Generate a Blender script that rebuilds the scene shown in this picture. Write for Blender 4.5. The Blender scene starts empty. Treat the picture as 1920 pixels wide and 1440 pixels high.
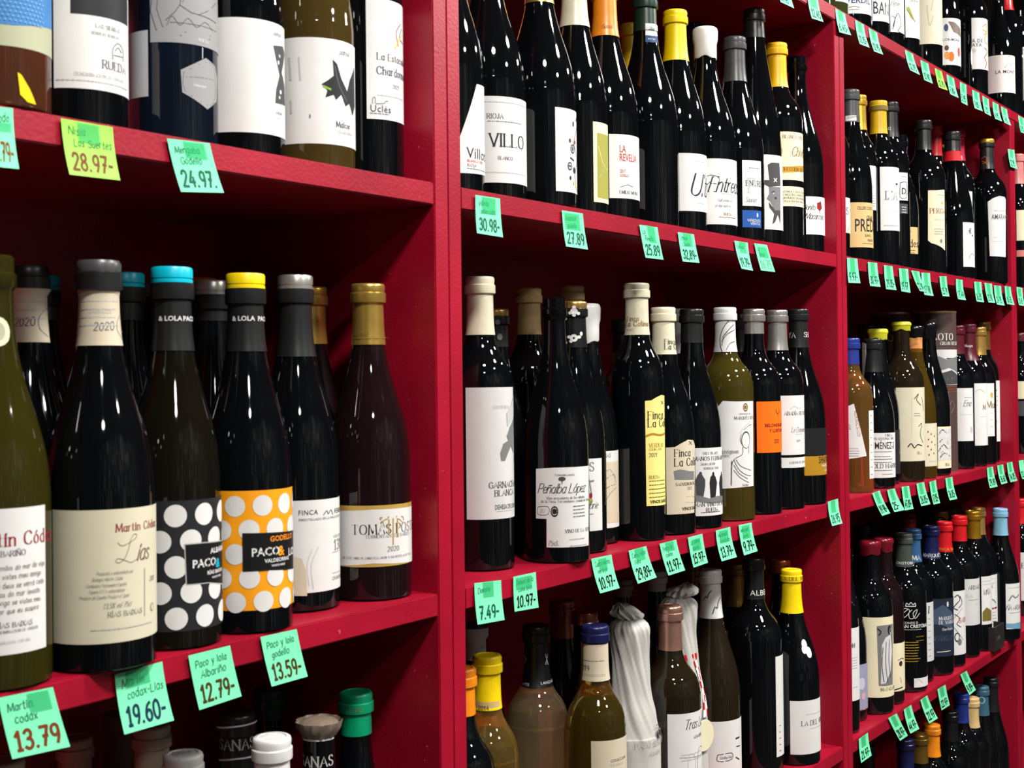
import bpy, bmesh, math, random, unicodedata
from mathutils import Vector, Matrix
from mathutils.geometry import tessellate_polygon
random.seed(5)
S = bpy.context.scene
C = S.collection
Z0 = 1.45                       # eye level above the floor; heights below are given from eye level
# ------------------------------------------------------------------ camera
cam_data = bpy.data.cameras.new('camera')
cam = bpy.data.objects.new('camera', cam_data); C.objects.link(cam)
yaw, pitch, roll = 0.9420429, 0.0078179, -0.0112267
fw = Vector((math.sin(yaw)*math.cos(pitch), math.cos(yaw)*math.cos(pitch), math.sin(pitch)))
rt = Vector((math.cos(yaw), -math.sin(yaw), 0)); up = rt.cross(fw)
r2 = rt*math.cos(roll)+up*math.sin(roll); u2 = up*math.cos(roll)-rt*math.sin(roll)
cam.matrix_world = Matrix(((r2.x, u2.x, -fw.x, -0.994316), (r2.y, u2.y, -fw.y, -0.79946), (r2.z, u2.z, -fw.z, Z0+0.012308), (0, 0, 0, 1)))
cam_data.sensor_fit = 'HORIZONTAL'; cam_data.sensor_width = 36.0
cam_data.lens = 2400/1920*36.0
cam_data.shift_y = -39.7/1920
cam_data.clip_start = .02
cam_data.dof.use_dof = True; cam_data.dof.focus_distance = 2.0; cam_data.dof.aperture_fstop = 18.0
S.camera = cam
# ------------------------------------------------------------------ light and exposure
S.view_settings.view_transform = 'Standard'; S.view_settings.look = 'None'
S.view_settings.exposure = -0.14; S.view_settings.gamma = 1.0
w = bpy.data.worlds.new('room_air'); S.world = w; w.use_nodes = True
w.node_tree.nodes['Background'].inputs[0].default_value = (.9, .95, 1, 1)
w.node_tree.nodes['Background'].inputs[1].default_value = .004
CEIL = Z0+1.36
def lamp(x, y, watts, size=.11, col=(1, .97, .92)):
    l = bpy.data.lights.new('ceiling_spot_light', 'AREA'); l.shape = 'DISK'; l.size = size; l.energy = watts; l.color = col
    o = bpy.data.objects.new('ceiling_spot_light', l); o.location = (x, y, CEIL-.03); C.objects.link(o)
for x, wt in ((-.6, 52), (.85, 54), (2.3, 58)): lamp(x, -1.05, wt, .28)
for x, wt in ((-1.5, 16), (.5, 22)): lamp(x, -2.1, wt, .3)
S.cycles.diffuse_bounces = 1
# ------------------------------------------------------------------ materials
PAL = dict(ink=(16,16,19), ink2=(22,24,26), black=(26,28,29), char=(36,37,41), dgrey=(70,70,72), grey=(120,120,121), grey2=(150,150,152), ltgrey=(190,190,188),
 white=(222,221,219), pale=(208,207,206), dimw=(190,195,200), cream=(230,220,186), cream2=(214,207,182), paper=(208,196,172), ivory=(226,218,190), paleyel=(238,224,134),  # the greyed white for rear labels has the shelf's shade put into its colour
 beige=(206,192,170), tan=(212,180,124), tan2=(214,170,92), taupe=(120,106,92), pinkw=(232,222,218), sage=(176,180,150), olivel=(160,158,70), olive2=(120,104,48),
 brown=(92,58,40), rust=(120,52,24), dred=(140,26,34), dred2=(190,58,44), maroon=(84,20,34), crimson=(170,24,58), red=(206,24,34), red2=(150,20,26), waxred=(116,18,34),
 orange=(240,140,30), orange2=(248,160,20), orange3=(246,112,16), orange4=(236,136,22), yellow=(252,216,10), yellow2=(250,180,20), yellow3=(206,168,24), yellow4=(244,182,16), lime=(206,206,50),
 gold=(206,170,84), gold2=(196,158,90), gold3=(196,146,40), gold4=(232,188,70), dgold=(150,118,54), copper=(176,92,48), copper2=(150,84,66), rosegold=(196,150,132),
 silver=(196,194,188), green=(130,170,50), green2=(0,150,104), dgreen=(6,84,62), bottlegreen=(20,50,36), teal=(0,186,214), teal2=(60,96,116), sky=(128,178,206), sky2=(110,158,186),
 blue=(66,128,190), ltblue=(130,180,222), blue2=(30,82,160), blue3=(34,52,134), blue4=(50,92,134), bluegrey=(96,106,156), navy=(20,26,72), navy2=(24,60,104), midnight=(32,42,58), slate=(52,66,104), slate2=(66,82,104),
 purple=(110,50,110), mauve=(170,150,190), pinkc=(206,160,176), cloud=(150,150,176), cloud2=(110,112,140), cloud3=(190,190,208), dusty=(200,120,116), greygreen=(66,74,68),
 waxw=(240,240,238), mint=(124,240,182), lime2=(158,236,88), tape=(58,206,128), teal3=(10,84,70), ltteal=(110,180,140), navyink=(20,44,74), olivei=(70,50,14), cork=(196,130,70), tubebrown=(78,58,54))
def lin(c): return tuple(((v/255)/12.92 if v/255 <= .04045 else ((v/255+.055)/1.055)**2.4) for v in c)+(1,)
MATS = {}
METAL = {'gold','gold2','gold3','gold4','dgold','silver','rosegold','copper','copper2','tan2'}
def principled(name, col, rough=.5, metal=0, **k):
    m = bpy.data.materials.new(name); m.use_nodes = True
    b = m.node_tree.nodes['Principled BSDF']
    b.inputs['Base Color'].default_value = col; b.inputs['Roughness'].default_value = rough; b.inputs['Metallic'].default_value = metal
    for a, v in k.items(): b.inputs[a.replace('_', ' ')].default_value = v
    return m
def noise_tint(m, scale, amount, bump=0, stretch=None):
    nt = m.node_tree; b = nt.nodes['Principled BSDF']; base = tuple(b.inputs['Base Color'].default_value)
    tc = nt.nodes.new('ShaderNodeTexCoord'); mp = nt.nodes.new('ShaderNodeMapping'); n = nt.nodes.new('ShaderNodeTexNoise'); n.inputs['Scale'].default_value = scale; n.inputs['Detail'].default_value = 5
    if stretch: mp.inputs['Scale'].default_value = stretch
    nt.links.new(tc.outputs['Object'], mp.inputs[0]); nt.links.new(mp.outputs[0], n.inputs['Vector'])
    r = nt.nodes.new('ShaderNodeValToRGB'); r.color_ramp.elements[0].position = .3; r.color_ramp.elements[1].position = .7
    r.color_ramp.elements[0].color = tuple(max(0, c*(1-amount)) for c in base[:3])+(1,); r.color_ramp.elements[1].color = tuple(min(1, c*(1+amount)) for c in base[:3])+(1,)
    nt.links.new(n.outputs['Fac'], r.inputs[0]); nt.links.new(r.outputs[0], b.inputs['Base Color'])
    if bump:
        bp = nt.nodes.new('ShaderNodeBump'); bp.inputs['Strength'].default_value = bump; bp.inputs['Distance'].default_value = .002
        nt.links.new(n.outputs['Fac'], bp.inputs['Height']); nt.links.new(bp.outputs[0], b.inputs['Normal'])
    return r
def ink(c):            # paper and printing
    if ('p', c) not in MATS:
        m = principled('paper_'+c, lin(PAL[c]), .55); m.node_tree.nodes['Principled BSDF'].inputs['Specular IOR Level'].default_value = .25
        if c in ('white','pale','cream','cream2','paper','pinkw','dimw'): noise_tint(m, 60, .025)
        if c in METAL: m.node_tree.nodes['Principled BSDF'].inputs['Metallic'].default_value = .4
        MATS['p', c] = m
    return MATS['p', c]
def capmat(c):
    if ('c', c) not in MATS:
        m = principled('capsule_'+c, lin(PAL[c]), .3 if c in METAL else .34, .75 if c in METAL else 0)
        noise_tint(m, 90, .06, .06)
        MATS['c', c] = m
    return MATS['c', c]
def wax(c):
    if ('w', c) not in MATS:
        m = principled('wax_'+c, lin(PAL[c]), .22); noise_tint(m, 40, .05, .15); MATS['w', c] = m
    return MATS['w', c]
GL = dict(blk=(.0022,.0028,.0036,0), navyglass=(.004,.007,.014,0), wine=(.010,.004,.005,0), amberdark=(.006,.005,.003,0), olive=(.035,.03,.004,.25), brown=(.075,.05,.012,.35), rose=(.16,.065,.03,.7),
 gold=(.92,.60,.14,.94), gold2g=(.92,.70,.40,.93), oliveg=(.50,.36,.06,.95), olive2g=(.16,.13,.02,.75), amber=(.45,.28,.03,.9), brownblk=(.018,.012,.006,.2), green3=(.06,.07,.02,.4), clear=(.9,.9,.88,.95))
def glass(k):
    if ('g', k) not in MATS:
        r, g, b, t = GL[k]
        m = principled('bottle_glass_'+k, (r, g, b, 1), .035, IOR=1.48, Transmission_Weight=t)
        n = noise_tint(m, 5, .15)
        MATS['g', k] = m
    return MATS['g', k]
def red_paint():
    m = principled('crimson_gloss_paint', lin((160,6,38)), .4)
    nt = m.node_tree; b = nt.nodes['Principled BSDF']
    b.inputs['Specular IOR Level'].default_value = .5
    tc = nt.nodes.new('ShaderNodeTexCoord')
    n1 = nt.nodes.new('ShaderNodeTexNoise'); n1.inputs['Scale'].default_value = 9; n1.inputs['Detail'].default_value = 6
    n2 = nt.nodes.new('ShaderNodeTexNoise'); n2.inputs['Scale'].default_value = 130; n2.inputs['Detail'].default_value = 3
    for n in (n1, n2): nt.links.new(tc.outputs['Object'], n.inputs['Vector'])
    r1 = nt.nodes.new('ShaderNodeValToRGB'); e = r1.color_ramp.elements
    e[0].position = .3; e[0].color = lin((146,4,34)); e[1].position = .7; e[1].color = lin((172,10,44))
    r2_ = nt.nodes.new('ShaderNodeValToRGB'); e = r2_.color_ramp.elements
    e[0].position = .73; e[0].color = (0, 0, 0, 1); e[1].position = .82; e[1].color = (1, 1, 1, 1)
    mx = nt.nodes.new('ShaderNodeMixRGB'); mx.inputs[2].default_value = lin((232,120,130))
    nt.links.new(n1.outputs['Fac'], r1.inputs[0]); nt.links.new(n2.outputs['Fac'], r2_.inputs[0])
    nt.links.new(r2_.outputs[0], mx.inputs[0]); nt.links.new(r1.outputs[0], mx.inputs[1]); nt.links.new(mx.outputs[0], b.inputs['Base Color'])
    bp = nt.nodes.new('ShaderNodeBump'); bp.inputs['Strength'].default_value = .25; bp.inputs['Distance'].default_value = .001
    n3 = nt.nodes.new('ShaderNodeTexNoise'); n3.inputs['Scale'].default_value = 300; nt.links.new(tc.outputs['Object'], n3.inputs['Vector'])
    nt.links.new(n3.outputs['Fac'], bp.inputs['Height']); nt.links.new(bp.outputs[0], b.inputs['Normal'])
    return m
RED = red_paint()
# ------------------------------------------------------------------ helpers
def link(name, me, parent=None, loc=None):
    o = bpy.data.objects.new(name, me); C.objects.link(o)
    if parent: o.parent = parent
    if loc is not None: o.location = loc
    return o
def tag(o, label, cat, group=None):
    o['label'] = label; o['category'] = cat
    if group: o['group'] = group
    return o
def finish(bm, name, mats, parent=None, loc=None, smooth=True, sharp=True):
    me = bpy.data.meshes.new(name)
    bm.to_mesh(me); bm.free()
    for m in mats: me.materials.append(m)
    if smooth:
        for p in me.polygons: p.use_smooth = True
        if sharp: me.set_sharp_from_angle(angle=math.radians(38))
    return link(name, me, parent, loc)
def box_bm(bm, x0, x1, y0, y1, z0, z1, bev=.0):
    vs = [bm.verts.new((x, y, z)) for z in (z0, z1) for y in (y0, y1) for x in (x0, x1)]
    fs = [bm.faces.new([vs[i] for i in q]) for q in ((0,2,3,1),(4,5,7,6),(0,1,5,4),(2,6,7,3),(0,4,6,2),(1,3,7,5))]
    if bev: bmesh.ops.bevel(bm, geom=list({e for f in fs for e in f.edges}), offset=bev, segments=2, affect='EDGES')
def box(name, x0, x1, y0, y1, z0, z1, mats, parent=None, bev=.0):
    bm = bmesh.new(); box_bm(bm, x0, x1, y0, y1, z0, z1, bev)
    return finish(bm, name, mats, parent, smooth=False)
def lathe(prof, seg, close_top=True, close_bot=True, fn=None):
    bm = bmesh.new(); rings = []
    for r, z in prof:
        rings.append([bm.verts.new((lambda rr: (rr*math.cos(a), rr*math.sin(a), z))(fn(r, a, z) if fn else r)) for a in [2*math.pi*i/seg for i in range(seg)]])
    for a, b in zip(rings, rings[1:]):
        for i in range(seg):
            bm.faces.new((a[i], a[(i+1) % seg], b[(i+1) % seg], b[i]))
    if close_bot: bm.faces.new(rings[0][::-1])
    if close_top: bm.faces.new(rings[-1])
    return bm
# ------------------------------------------------------------------ a pen-stroke alphabet: '~' marks a smooth stroke, units of one tenth of the cap height
FONT = {
'A':(8,'0,0 4,10 8,0|1.5,3.6 6.5,3.6'),'B':(7,'0,0 0,10|~0,10 3.6,10 5.6,9 5.6,6.4 3.6,5.3 0,5.3|~0,5.3 4,5.3 6.4,4.2 6.4,1.2 4,0 0,0'),
'C':(8,'~7.4,8 6,9.7 4,10 1.2,8.6 .2,5 1.2,1.4 4,0 6,.3 7.4,2'),'D':(8,'0,0 0,10|~0,10 3,10 6,9 7.4,5 6,1 3,0 0,0'),'E':(6.4,'0,0 0,10|0,10 6,10|0,5.3 5,5.3|0,0 6.2,0'),
'F':(6,'0,0 0,10|0,10 6,10|0,5.3 4.8,5.3'),'G':(8,'~7.4,8 6,9.7 4,10 1.2,8.6 .2,5 1.2,1.4 4,0 6.2,.4 7.6,1.6|7.6,1.6 7.6,4.6|5,4.6 7.6,4.6'),
'H':(8,'0,0 0,10|7.4,0 7.4,10|0,5.2 7.4,5.2'),'I':(1.5,'.5,0 .5,10'),'J':(5,'~4,10 4,4 3.6,1 2,0 .6,.6 0,2'),'K':(7.4,'0,0 0,10|0,4 6.4,10|2.3,6 7,0'),
'L':(6,'0,0 0,10|0,0 6,0'),'M':(9.6,'0,0 .6,10|.6,10 4.7,1|4.7,1 8.8,10|8.8,10 9.4,0'),'N':(8.2,'0,0 0,10|0,10 7.6,0|7.6,0 7.6,10'),
'O':(9,'~4.3,10 1.3,8.8 .1,5 1.3,1.2 4.3,0 7.3,1.2 8.5,5 7.3,8.8 4.3,10'),'P':(6.6,'0,0 0,10|~0,10 4,10 6,9 6,6 4,4.8 0,4.8'),
'Q':(9,'~4.3,10 1.3,8.8 .1,5 1.3,1.2 4.3,0 7.3,1.2 8.5,5 7.3,8.8 4.3,10|5,2.5 8,-1.4'),'R':(7.2,'0,0 0,10|~0,10 4,10 5.8,9 5.8,6.2 4,5 0,5|3,5 7,0'),
'S':(6.6,'~5.8,8.4 4.6,9.8 3,10 1,9.2 .5,7.4 1.6,5.9 4.4,4.7 5.8,3.4 5.8,1.4 4.2,.1 2.6,0 .9,.5 .2,1.9'),'T':(7.6,'3.7,0 3.7,10|0,10 7.4,10'),
'U':(8,'~0,10 0,3.6 1,1 3.6,0 6.2,1 7.2,3.6 7.2,10'),'V':(8,'0,10 4,0|4,0 8,10'),'W':(11,'0,10 2.8,0|2.8,0 5.4,10|5.4,10 8,0|8,0 10.8,10'),
'X':(7.6,'0,10 7.2,0|0,0 7.2,10'),'Y':(7.4,'0,10 3.7,5|7.4,10 3.7,5|3.7,5 3.7,0'),'Z':(7,'0,10 6.8,10|6.8,10 0,0|0,0 6.8,0'),
'a':(5.6,'~4.6,5.6 3,6.5 1,5.8 .2,3.2 1,.7 2.6,0 4.6,1.2|4.7,6.4 4.7,0'),'b':(5.6,'0,0 0,10|~0,5 2,6.5 4,5.8 5,3.2 4,.7 2,0 0,1.4'),'c':(5,'~4.4,5.2 3,6.5 1.2,5.8 .2,3.2 1.2,.7 3,0 4.5,1.2'),
'd':(5.6,'4.8,0 4.8,10|~4.8,5 3,6.5 1,5.8 .1,3.2 1,.7 2.8,0 4.8,1.4'),'e':(5.2,'~.3,3.3 4.6,3.5 4.2,5.6 2.6,6.5 .9,5.6 .2,3.2 1,.8 2.8,0 4.5,1.2'),
'f':(3.6,'~3.6,9.4 2.6,10 1.6,9.4 1.3,8 1.3,0|0,6.3 3.2,6.3'),'g':(5.6,'~4.8,5.2 3,6.5 1,5.8 .1,3.4 1,1 2.8,.4 4.8,1.6|~4.8,6.4 4.8,-1 3.8,-2.8 2,-3.1 .5,-2.2'),
'h':(5.4,'0,0 0,10|~0,4.4 1.6,6.2 3.2,6.5 4.4,5.4 4.6,4 4.6,0'),'i':(1.8,'.6,0 .6,6.4|.4,8.4 .8,8.9'),'j':(2.4,'~1.4,6.4 1.4,-1.4 .8,-2.8 -.6,-3|1.2,8.4 1.6,8.9'),
'k':(5,'0,0 0,10|0,2.6 4.2,6.4|1.7,4.1 4.6,0'),'l':(1.7,'.6,0 .6,10'),'m':(8.6,'0,0 0,6.4|~0,4.4 1.4,6.2 2.6,6.5 3.7,5.5 3.9,4 3.9,0|~3.9,4.4 5.2,6.2 6.4,6.5 7.6,5.5 7.8,4 7.8,0'),
'n':(5.4,'0,0 0,6.4|~0,4.4 1.6,6.2 3.2,6.5 4.4,5.4 4.6,4 4.6,0'),'o':(5.6,'~2.5,6.5 .9,5.7 .1,3.2 .9,.8 2.5,0 4.1,.8 4.9,3.2 4.1,5.7 2.5,6.5'),
'p':(5.6,'0,-3 0,6.4|~0,5 2,6.5 4,5.8 5,3.2 4,.7 2,0 0,1.4'),'q':(5.6,'4.8,-3 4.8,6.4|~4.8,5 3,6.5 1,5.8 .1,3.2 1,.7 2.8,0 4.8,1.4'),'r':(3.8,'0,0 0,6.4|~0,4 1,5.8 2.2,6.5 3.4,6.2'),
's':(4.6,'~3.8,5.4 2.6,6.5 1,6 .6,4.8 2,3.5 3.6,2.6 3.8,1 2.4,0 .9,.4 .2,1.4'),'t':(3.6,'~1.4,9 1.4,1.6 2,.2 3.4,.3|0,6.3 3.2,6.3'),'u':(5.4,'~0,6.4 .1,2 .9,.3 2.2,0 3.6,.6 4.6,2.4|4.6,6.4 4.6,0'),
'v':(5,'0,6.4 2.4,0|2.4,0 4.8,6.4'),'w':(7.4,'0,6.4 1.8,0|1.8,0 3.6,6.2|3.6,6.2 5.4,0|5.4,0 7.2,6.4'),'x':(4.8,'0,6.4 4.5,0|0,0 4.5,6.4'),'y':(5,'0,6.4 2.5,.2|~4.9,6.4 2.6,0 1.6,-2.4 .2,-3'),'z':(4.8,'0,6.4 4.4,6.4|4.4,6.4 0,0|0,0 4.5,0'),
'0':(6.4,'~3,10 .9,8.6 .1,5 .9,1.4 3,0 5.1,1.4 5.9,5 5.1,8.6 3,10'),'1':(4.6,'.4,7.6 2.6,10|2.6,10 2.6,0|1,0 4.2,0'),'2':(6.2,'~.4,7.8 1.2,9.5 3,10 5,9.2 5.4,7.2 4,4.6 .2,0|.2,0 5.8,0'),
'3':(6,'~.5,8.6 2.2,10 4.4,9.5 5.2,7.6 4.2,5.8 2.2,5.3 4.6,4.9 5.6,2.8 4.6,.7 2.4,0 .3,1.2'),'4':(6.6,'4,10 .2,3|.2,3 6,3|4.6,6 4.6,0'),'5':(6.2,'5.2,10 1,10|1,10 .7,5.6|~.7,5.6 3,6.3 5.2,5 5.5,2.6 4,.4 2,0 .2,1'),
'6':(6.2,'~5,9.6 2.6,8.4 .8,5.6 .4,2.6 1.4,.6 3,0 5,.8 5.6,3 4.6,5.2 2.8,5.6 1,4.4'),'7':(6,'.2,10 5.6,10|5.6,10 2,0|1.8,5 5,5'),'8':(6.2,'~3,5.4 1,6.6 .9,8.8 3,10 5,8.8 4.9,6.6 3,5.4 .7,4 .5,1.4 3,0 5.4,1.4 5.2,4 3,5.4'),
'9':(6.2,'~5.4,6 4,4.4 1.6,4.6 .5,6.6 1,9 3,10 5,9.2 5.5,7 5.2,3.4 3.6,.2'),'.':(2.2,'.6,0 1,.5'),',':(2.2,'1,.8 .3,-1.6'),':':(2.4,'.7,1 1.1,1.5|.7,5 1.1,5.5'),';':(2.4,'1.1,.6 .3,-1.6|.7,4 1.1,4.5'),
'-':(4,'.2,4.4 3.4,4.4'),'&':(8,'~7.4,4.4 5.6,1.4 3,0 .6,1 .4,3.4 2.4,5.4 4.4,7 4.6,9 3,10 1.6,9 1.8,7.2 7.6,0'),'%':(8,'0,0 7,10|~1.6,10 .4,8 1.6,6.4 2.8,8 1.6,10|~5.8,3.6 4.6,1.8 5.8,0 7,1.8 5.8,3.6'),' ':(3.4,''),
}
def crom(p, n=4):
    out = []
    for i in range(len(p)-1):
        a = p[max(i-1, 0)]; b = p[i]; c = p[i+1]; d = p[min(i+2, len(p)-1)]
        for k in range(n):
            t = k/n
            out.append(tuple(.5*((2*b[j])+(-a[j]+c[j])*t+(2*a[j]-5*b[j]+4*c[j]-d[j])*t*t+(-a[j]+3*b[j]-3*c[j]+d[j])*t**3) for j in (0, 1)))
    return out+[p[-1]]
def ribbon(pts, wfun, V, F):
    if len(pts) < 2: return
    base = len(V); n = len(pts)
    for i, p in enumerate(pts):
        a = pts[max(i-1, 0)]; b = pts[min(i+1, n-1)]; dx, dy = b[0]-a[0], b[1]-a[1]; L = math.hypot(dx, dy) or 1
        wd = wfun(dx/L, dy/L)/2
        ex = (dx/L*wd*.6, dy/L*wd*.6) if i in (0, n-1) else (0, 0)
        sg = -1 if i == 0 else 1
        V.append((p[0]-dy/L*wd+sg*ex[0], p[1]+dx/L*wd+sg*ex[1])); V.append((p[0]+dy/L*wd+sg*ex[0], p[1]-dx/L*wd+sg*ex[1]))
    for i in range(n-1): F.append((base+2*i, base+2*i+1, base+2*i+3, base+2*i+2))
TC = {}
def stroke_text(txt, style):
    V, F, x = [], [], 0
    for ch in txt:
        dec = unicodedata.normalize('NFD', ch); g = dec[0] if dec[0] in FONT else '-'
        adv, st = FONT[g]; acc = dec[1:] if len(dec) > 1 else ''
        hh = 10 if g.isupper() or g.isdigit() else 6.5
        strokes = [s for s in st.split('|') if s]
        if acc == '\u0301': strokes.append('%g,%g %g,%g' % (adv*.35, hh+1.2, adv*.62, hh+3))
        if acc == '\u0303': strokes.append('~%g,%g %g,%g %g,%g %g,%g' % (adv*.08, hh+1.3, adv*.3, hh+2.3, adv*.55, hh+1.4, adv*.8, hh+2.4))
        jy = random.uniform(-.4, .4) if style in 'H' else 0; js = random.uniform(.9, 1.1) if style == 'H' else 1
        for s in strokes:
            sm = s[0] == '~'; p = [tuple(map(float, q.split(','))) for q in s.lstrip('~').split()]
            if sm: p = crom(p)
            slant = {'C': .32, 'H': .1, 'M': .08}.get(style, 0); sx = {'S': .86, 'C': .78, 'H': .8, 'M': .8}[style]
            q = [(x+(a*sx*js)+b*slant, b*js+jy) for a, b in p]
            wf = {'S': lambda dx, dy: .42+1.05*abs(dy), 'C': lambda dx, dy: .3+.65*abs(dx*.45+dy*.8), 'H': lambda dx, dy: .95, 'M': lambda dx, dy: 1.8}[style]
            ribbon(q, wf, V, F)
            if style == 'S' and not sm:
                for (a, b), (c, d) in ((q[0], q[-1]), (q[-1], q[0])):
                    if abs(d-b) > 3 and b in (0, 10, 6.4): ribbon([(a-1.15, b), (a+1.15, b)], lambda dx, dy: .5, V, F)
                    elif abs(d-b) < .1 and abs(a-c) > 4 and b in (0, 10): ribbon([(a, b-.9 if b else 0), (a, b if b else 1.3)], lambda dx, dy: .5, V, F)
        x += adv*{'S': .86, 'C': .78, 'H': .8, 'M': .8}[style]*js+{'S': 1.9, 'C': .5, 'H': 1.5, 'M': 1.5}[style]
    return [(a/10, b/10) for a, b in V], F, x/10
def font_text(txt, style):
    cu = bpy.data.curves.new('lettering', 'FONT'); cu.body = txt; cu.size = 1; cu.resolution_u = 2
    cu.offset = {'X': .022, 'N': .006}.get(style, .004)
    if style == 'B': cu.space_character = 1.06
    o = bpy.data.objects.new('lettering', cu); C.objects.link(o)
    dg = bpy.context.evaluated_depsgraph_get(); me = o.evaluated_get(dg).to_mesh()
    sx = .62 if style == 'N' else 1
    V = [(v.co.x/.72*sx, v.co.y/.72) for v in me.vertices]; F = [tuple(p.vertices) for p in me.polygons]
    o.evaluated_get(dg).to_mesh_clear(); bpy.data.objects.remove(o); bpy.data.curves.remove(cu)
    return V, F, max([v[0] for v in V] or [0])
def text2d(txt, style):
    if (txt, style) not in TC: TC[txt, style] = stroke_text(txt, style) if style in 'SCHM' else font_text(txt, style)
    return TC[txt, style]
def polyfill(pts, step=None):
    tri = tessellate_polygon([[Vector((a, b, 0)) for a, b in pts]])
    bm = bmesh.new(); vs = [bm.verts.new((a, b, 0)) for a, b in pts]
    for t in tri:
        try: bm.faces.new([vs[i] for i in t])
        except ValueError: pass
    if step:
        lo, hi = min(p[0] for p in pts), max(p[0] for p in pts); k = math.ceil(lo/step+1e-6)
        while k*step < hi:
            bmesh.ops.bisect_plane(bm, geom=bm.verts[:]+bm.edges[:]+bm.faces[:], plane_co=(k*step, 0, 0), plane_no=(1, 0, 0)); k += 1
    bm.verts.index_update()
    V = [(v.co.x, v.co.y) for v in bm.verts]; F = [tuple(v.index for v in f.verts) for f in bm.faces]; bm.free()
    return V, F
def ellipse(s, z, a, b, n=18): return [(s+a*math.cos(2*math.pi*i/n), z+b*math.sin(2*math.pi*i/n)) for i in range(n)]
class Print:
    """collects flat artwork (arc, height in mm) by colour"""
    def __init__(self): self.V, self.F, self.M, self.cols, self.lay = [], [], [], [], []; self.k = 0
    def add(self, V, F, col):
        if col not in self.cols: self.cols.append(col)
        b = len(self.V); self.V += V; self.lay += [self.k]*len(V); self.F += [tuple(b+i for i in f) for f in F]; self.M += [self.cols.index(col)]*len(F); self.k += 1
    def items(self, its, clip=None):
        for it in its:
            k = it[0]
            if k == 'T':
                V, F, wd = text2d(it[1], it[5]); h = it[4]
                self.add([(it[2]+a*h, it[3]+b*h) for a, b in V], F, it[6])
            elif k == 'V':
                V, F, wd = text2d(it[1], it[5]); h = it[4]
                self.add([(it[2]+b*h+a*h*.12, it[3]-a*h) for a, b in V], F, it[6])
            elif k == 'E': self.add(*polyfill(ellipse(it[1], it[2], it[3], it[4]), 4 if it[3] > 4 else None), it[5])
            elif k == 'P': self.add(*polyfill(it[1], 4), it[2])
            elif k == 'K':
                p = it[1] if len(it[1]) < 3 else crom(it[1], 3)
                if len(it[1]) == 2: p = [tuple(a+(b-a)*t/6 for a, b in zip(*it[1])) for t in range(7)]
                V, F = [], []; ribbon(p, lambda dx, dy: it[3], V, F); self.add(V, F, it[2])
            elif k == 'D':
                _, s0, z0, ds, dz, r, n, col = it
                for row in range(n):
                    for i in range(-6, 7):
                        s = s0+i*ds+(ds/2 if row % 2 else 0)
                        if clip and not (clip[0]+r*.2 < s < clip[1]-r*.2): continue
                        self.add(*polyfill(ellipse(s, z0-row*dz, r, r, 20 if r > 3 else 8), 4 if r > 4 else None), col)
            elif k == 'L':     # rows of small print too fine to read
                _, a, b, z0, z1, n, col = it
                if b <= a: continue
                for i in range(n):
                    z = z0+(z1-z0)*(i/max(n-1, 1)); h = .9 if n == 1 else min(1.1, abs(z1-z0)/n*.45); s = a; rnd = random.Random(int(a*10)+i)
                    e = b-rnd.uniform(0, .18)*(b-a) if n > 1 else b
                    V, F = [], []
                    while s < e:
                        l = min(rnd.uniform(1.2, 4.5), e-s); q = len(V)
                        V += [(s, z), (s+l, z), (s+l, z+h), (s, z+h)]; F.append((q, q+1, q+2, q+3)); s += l+.7
                    self.add(V, F, col)
def bend(pr, name, rad, RL, parent, paper=None, base_off=.0004):
    bm = bmesh.new(); mats = []
    if paper:
        pL, pR, zT, zB, col, shape = paper; mats.append(ink(col))
        if shape:
            V, F = polyfill(shape, 4)
            vs = [bm.verts.new((lambda r, a: (r*math.cos(a), r*math.sin(a), z/1000))(rad(z/1000)+base_off, s/RL)) for s, z in V]
            for f in F:
                try: bm.faces.new([vs[i] for i in f])
                except ValueError: pass
        else:
            n = max(3, int((pR-pL)/.11)); m = 2 if abs(rad(zT/1000)-rad(zB/1000)) < .0003 else 9
            g = [[bm.verts.new((lambda r, a: (r*math.cos(a), r*math.sin(a), zz))(rad(zz)+base_off, pL+(pR-pL)*i/n)) for i in range(n+1)] for zz in [(zB+(zT-zB)*j/(m-1))/1000 for j in range(m)]]
            for j in range(m-1):
                for i in range(n): bm.faces.new((g[j][i], g[j][i+1], g[j+1][i+1], g[j+1][i]))
    k0 = len(mats); mats += [ink(c) for c in pr.cols]
    vs = []
    for (s, z), lay in zip(pr.V, pr.lay):
        a = max(-3.1, min(3.1, s/RL)); r = rad(z/1000)+base_off+.00018+min(lay, 60)*.000012
        vs.append(bm.verts.new((r*math.cos(a), r*math.sin(a), z/1000)))
    for f, mi in zip(pr.F, pr.M):
        try: fc = bm.faces.new([vs[i] for i in f]); fc.material_index = mi+k0
        except ValueError: pass
    bm.normal_update()
    for f in bm.faces:
        c = f.calc_center_median()
        if f.normal.x*c.x+f.normal.y*c.y < 0: f.normal_flip()
    return finish(bm, name, mats, parent)
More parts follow.
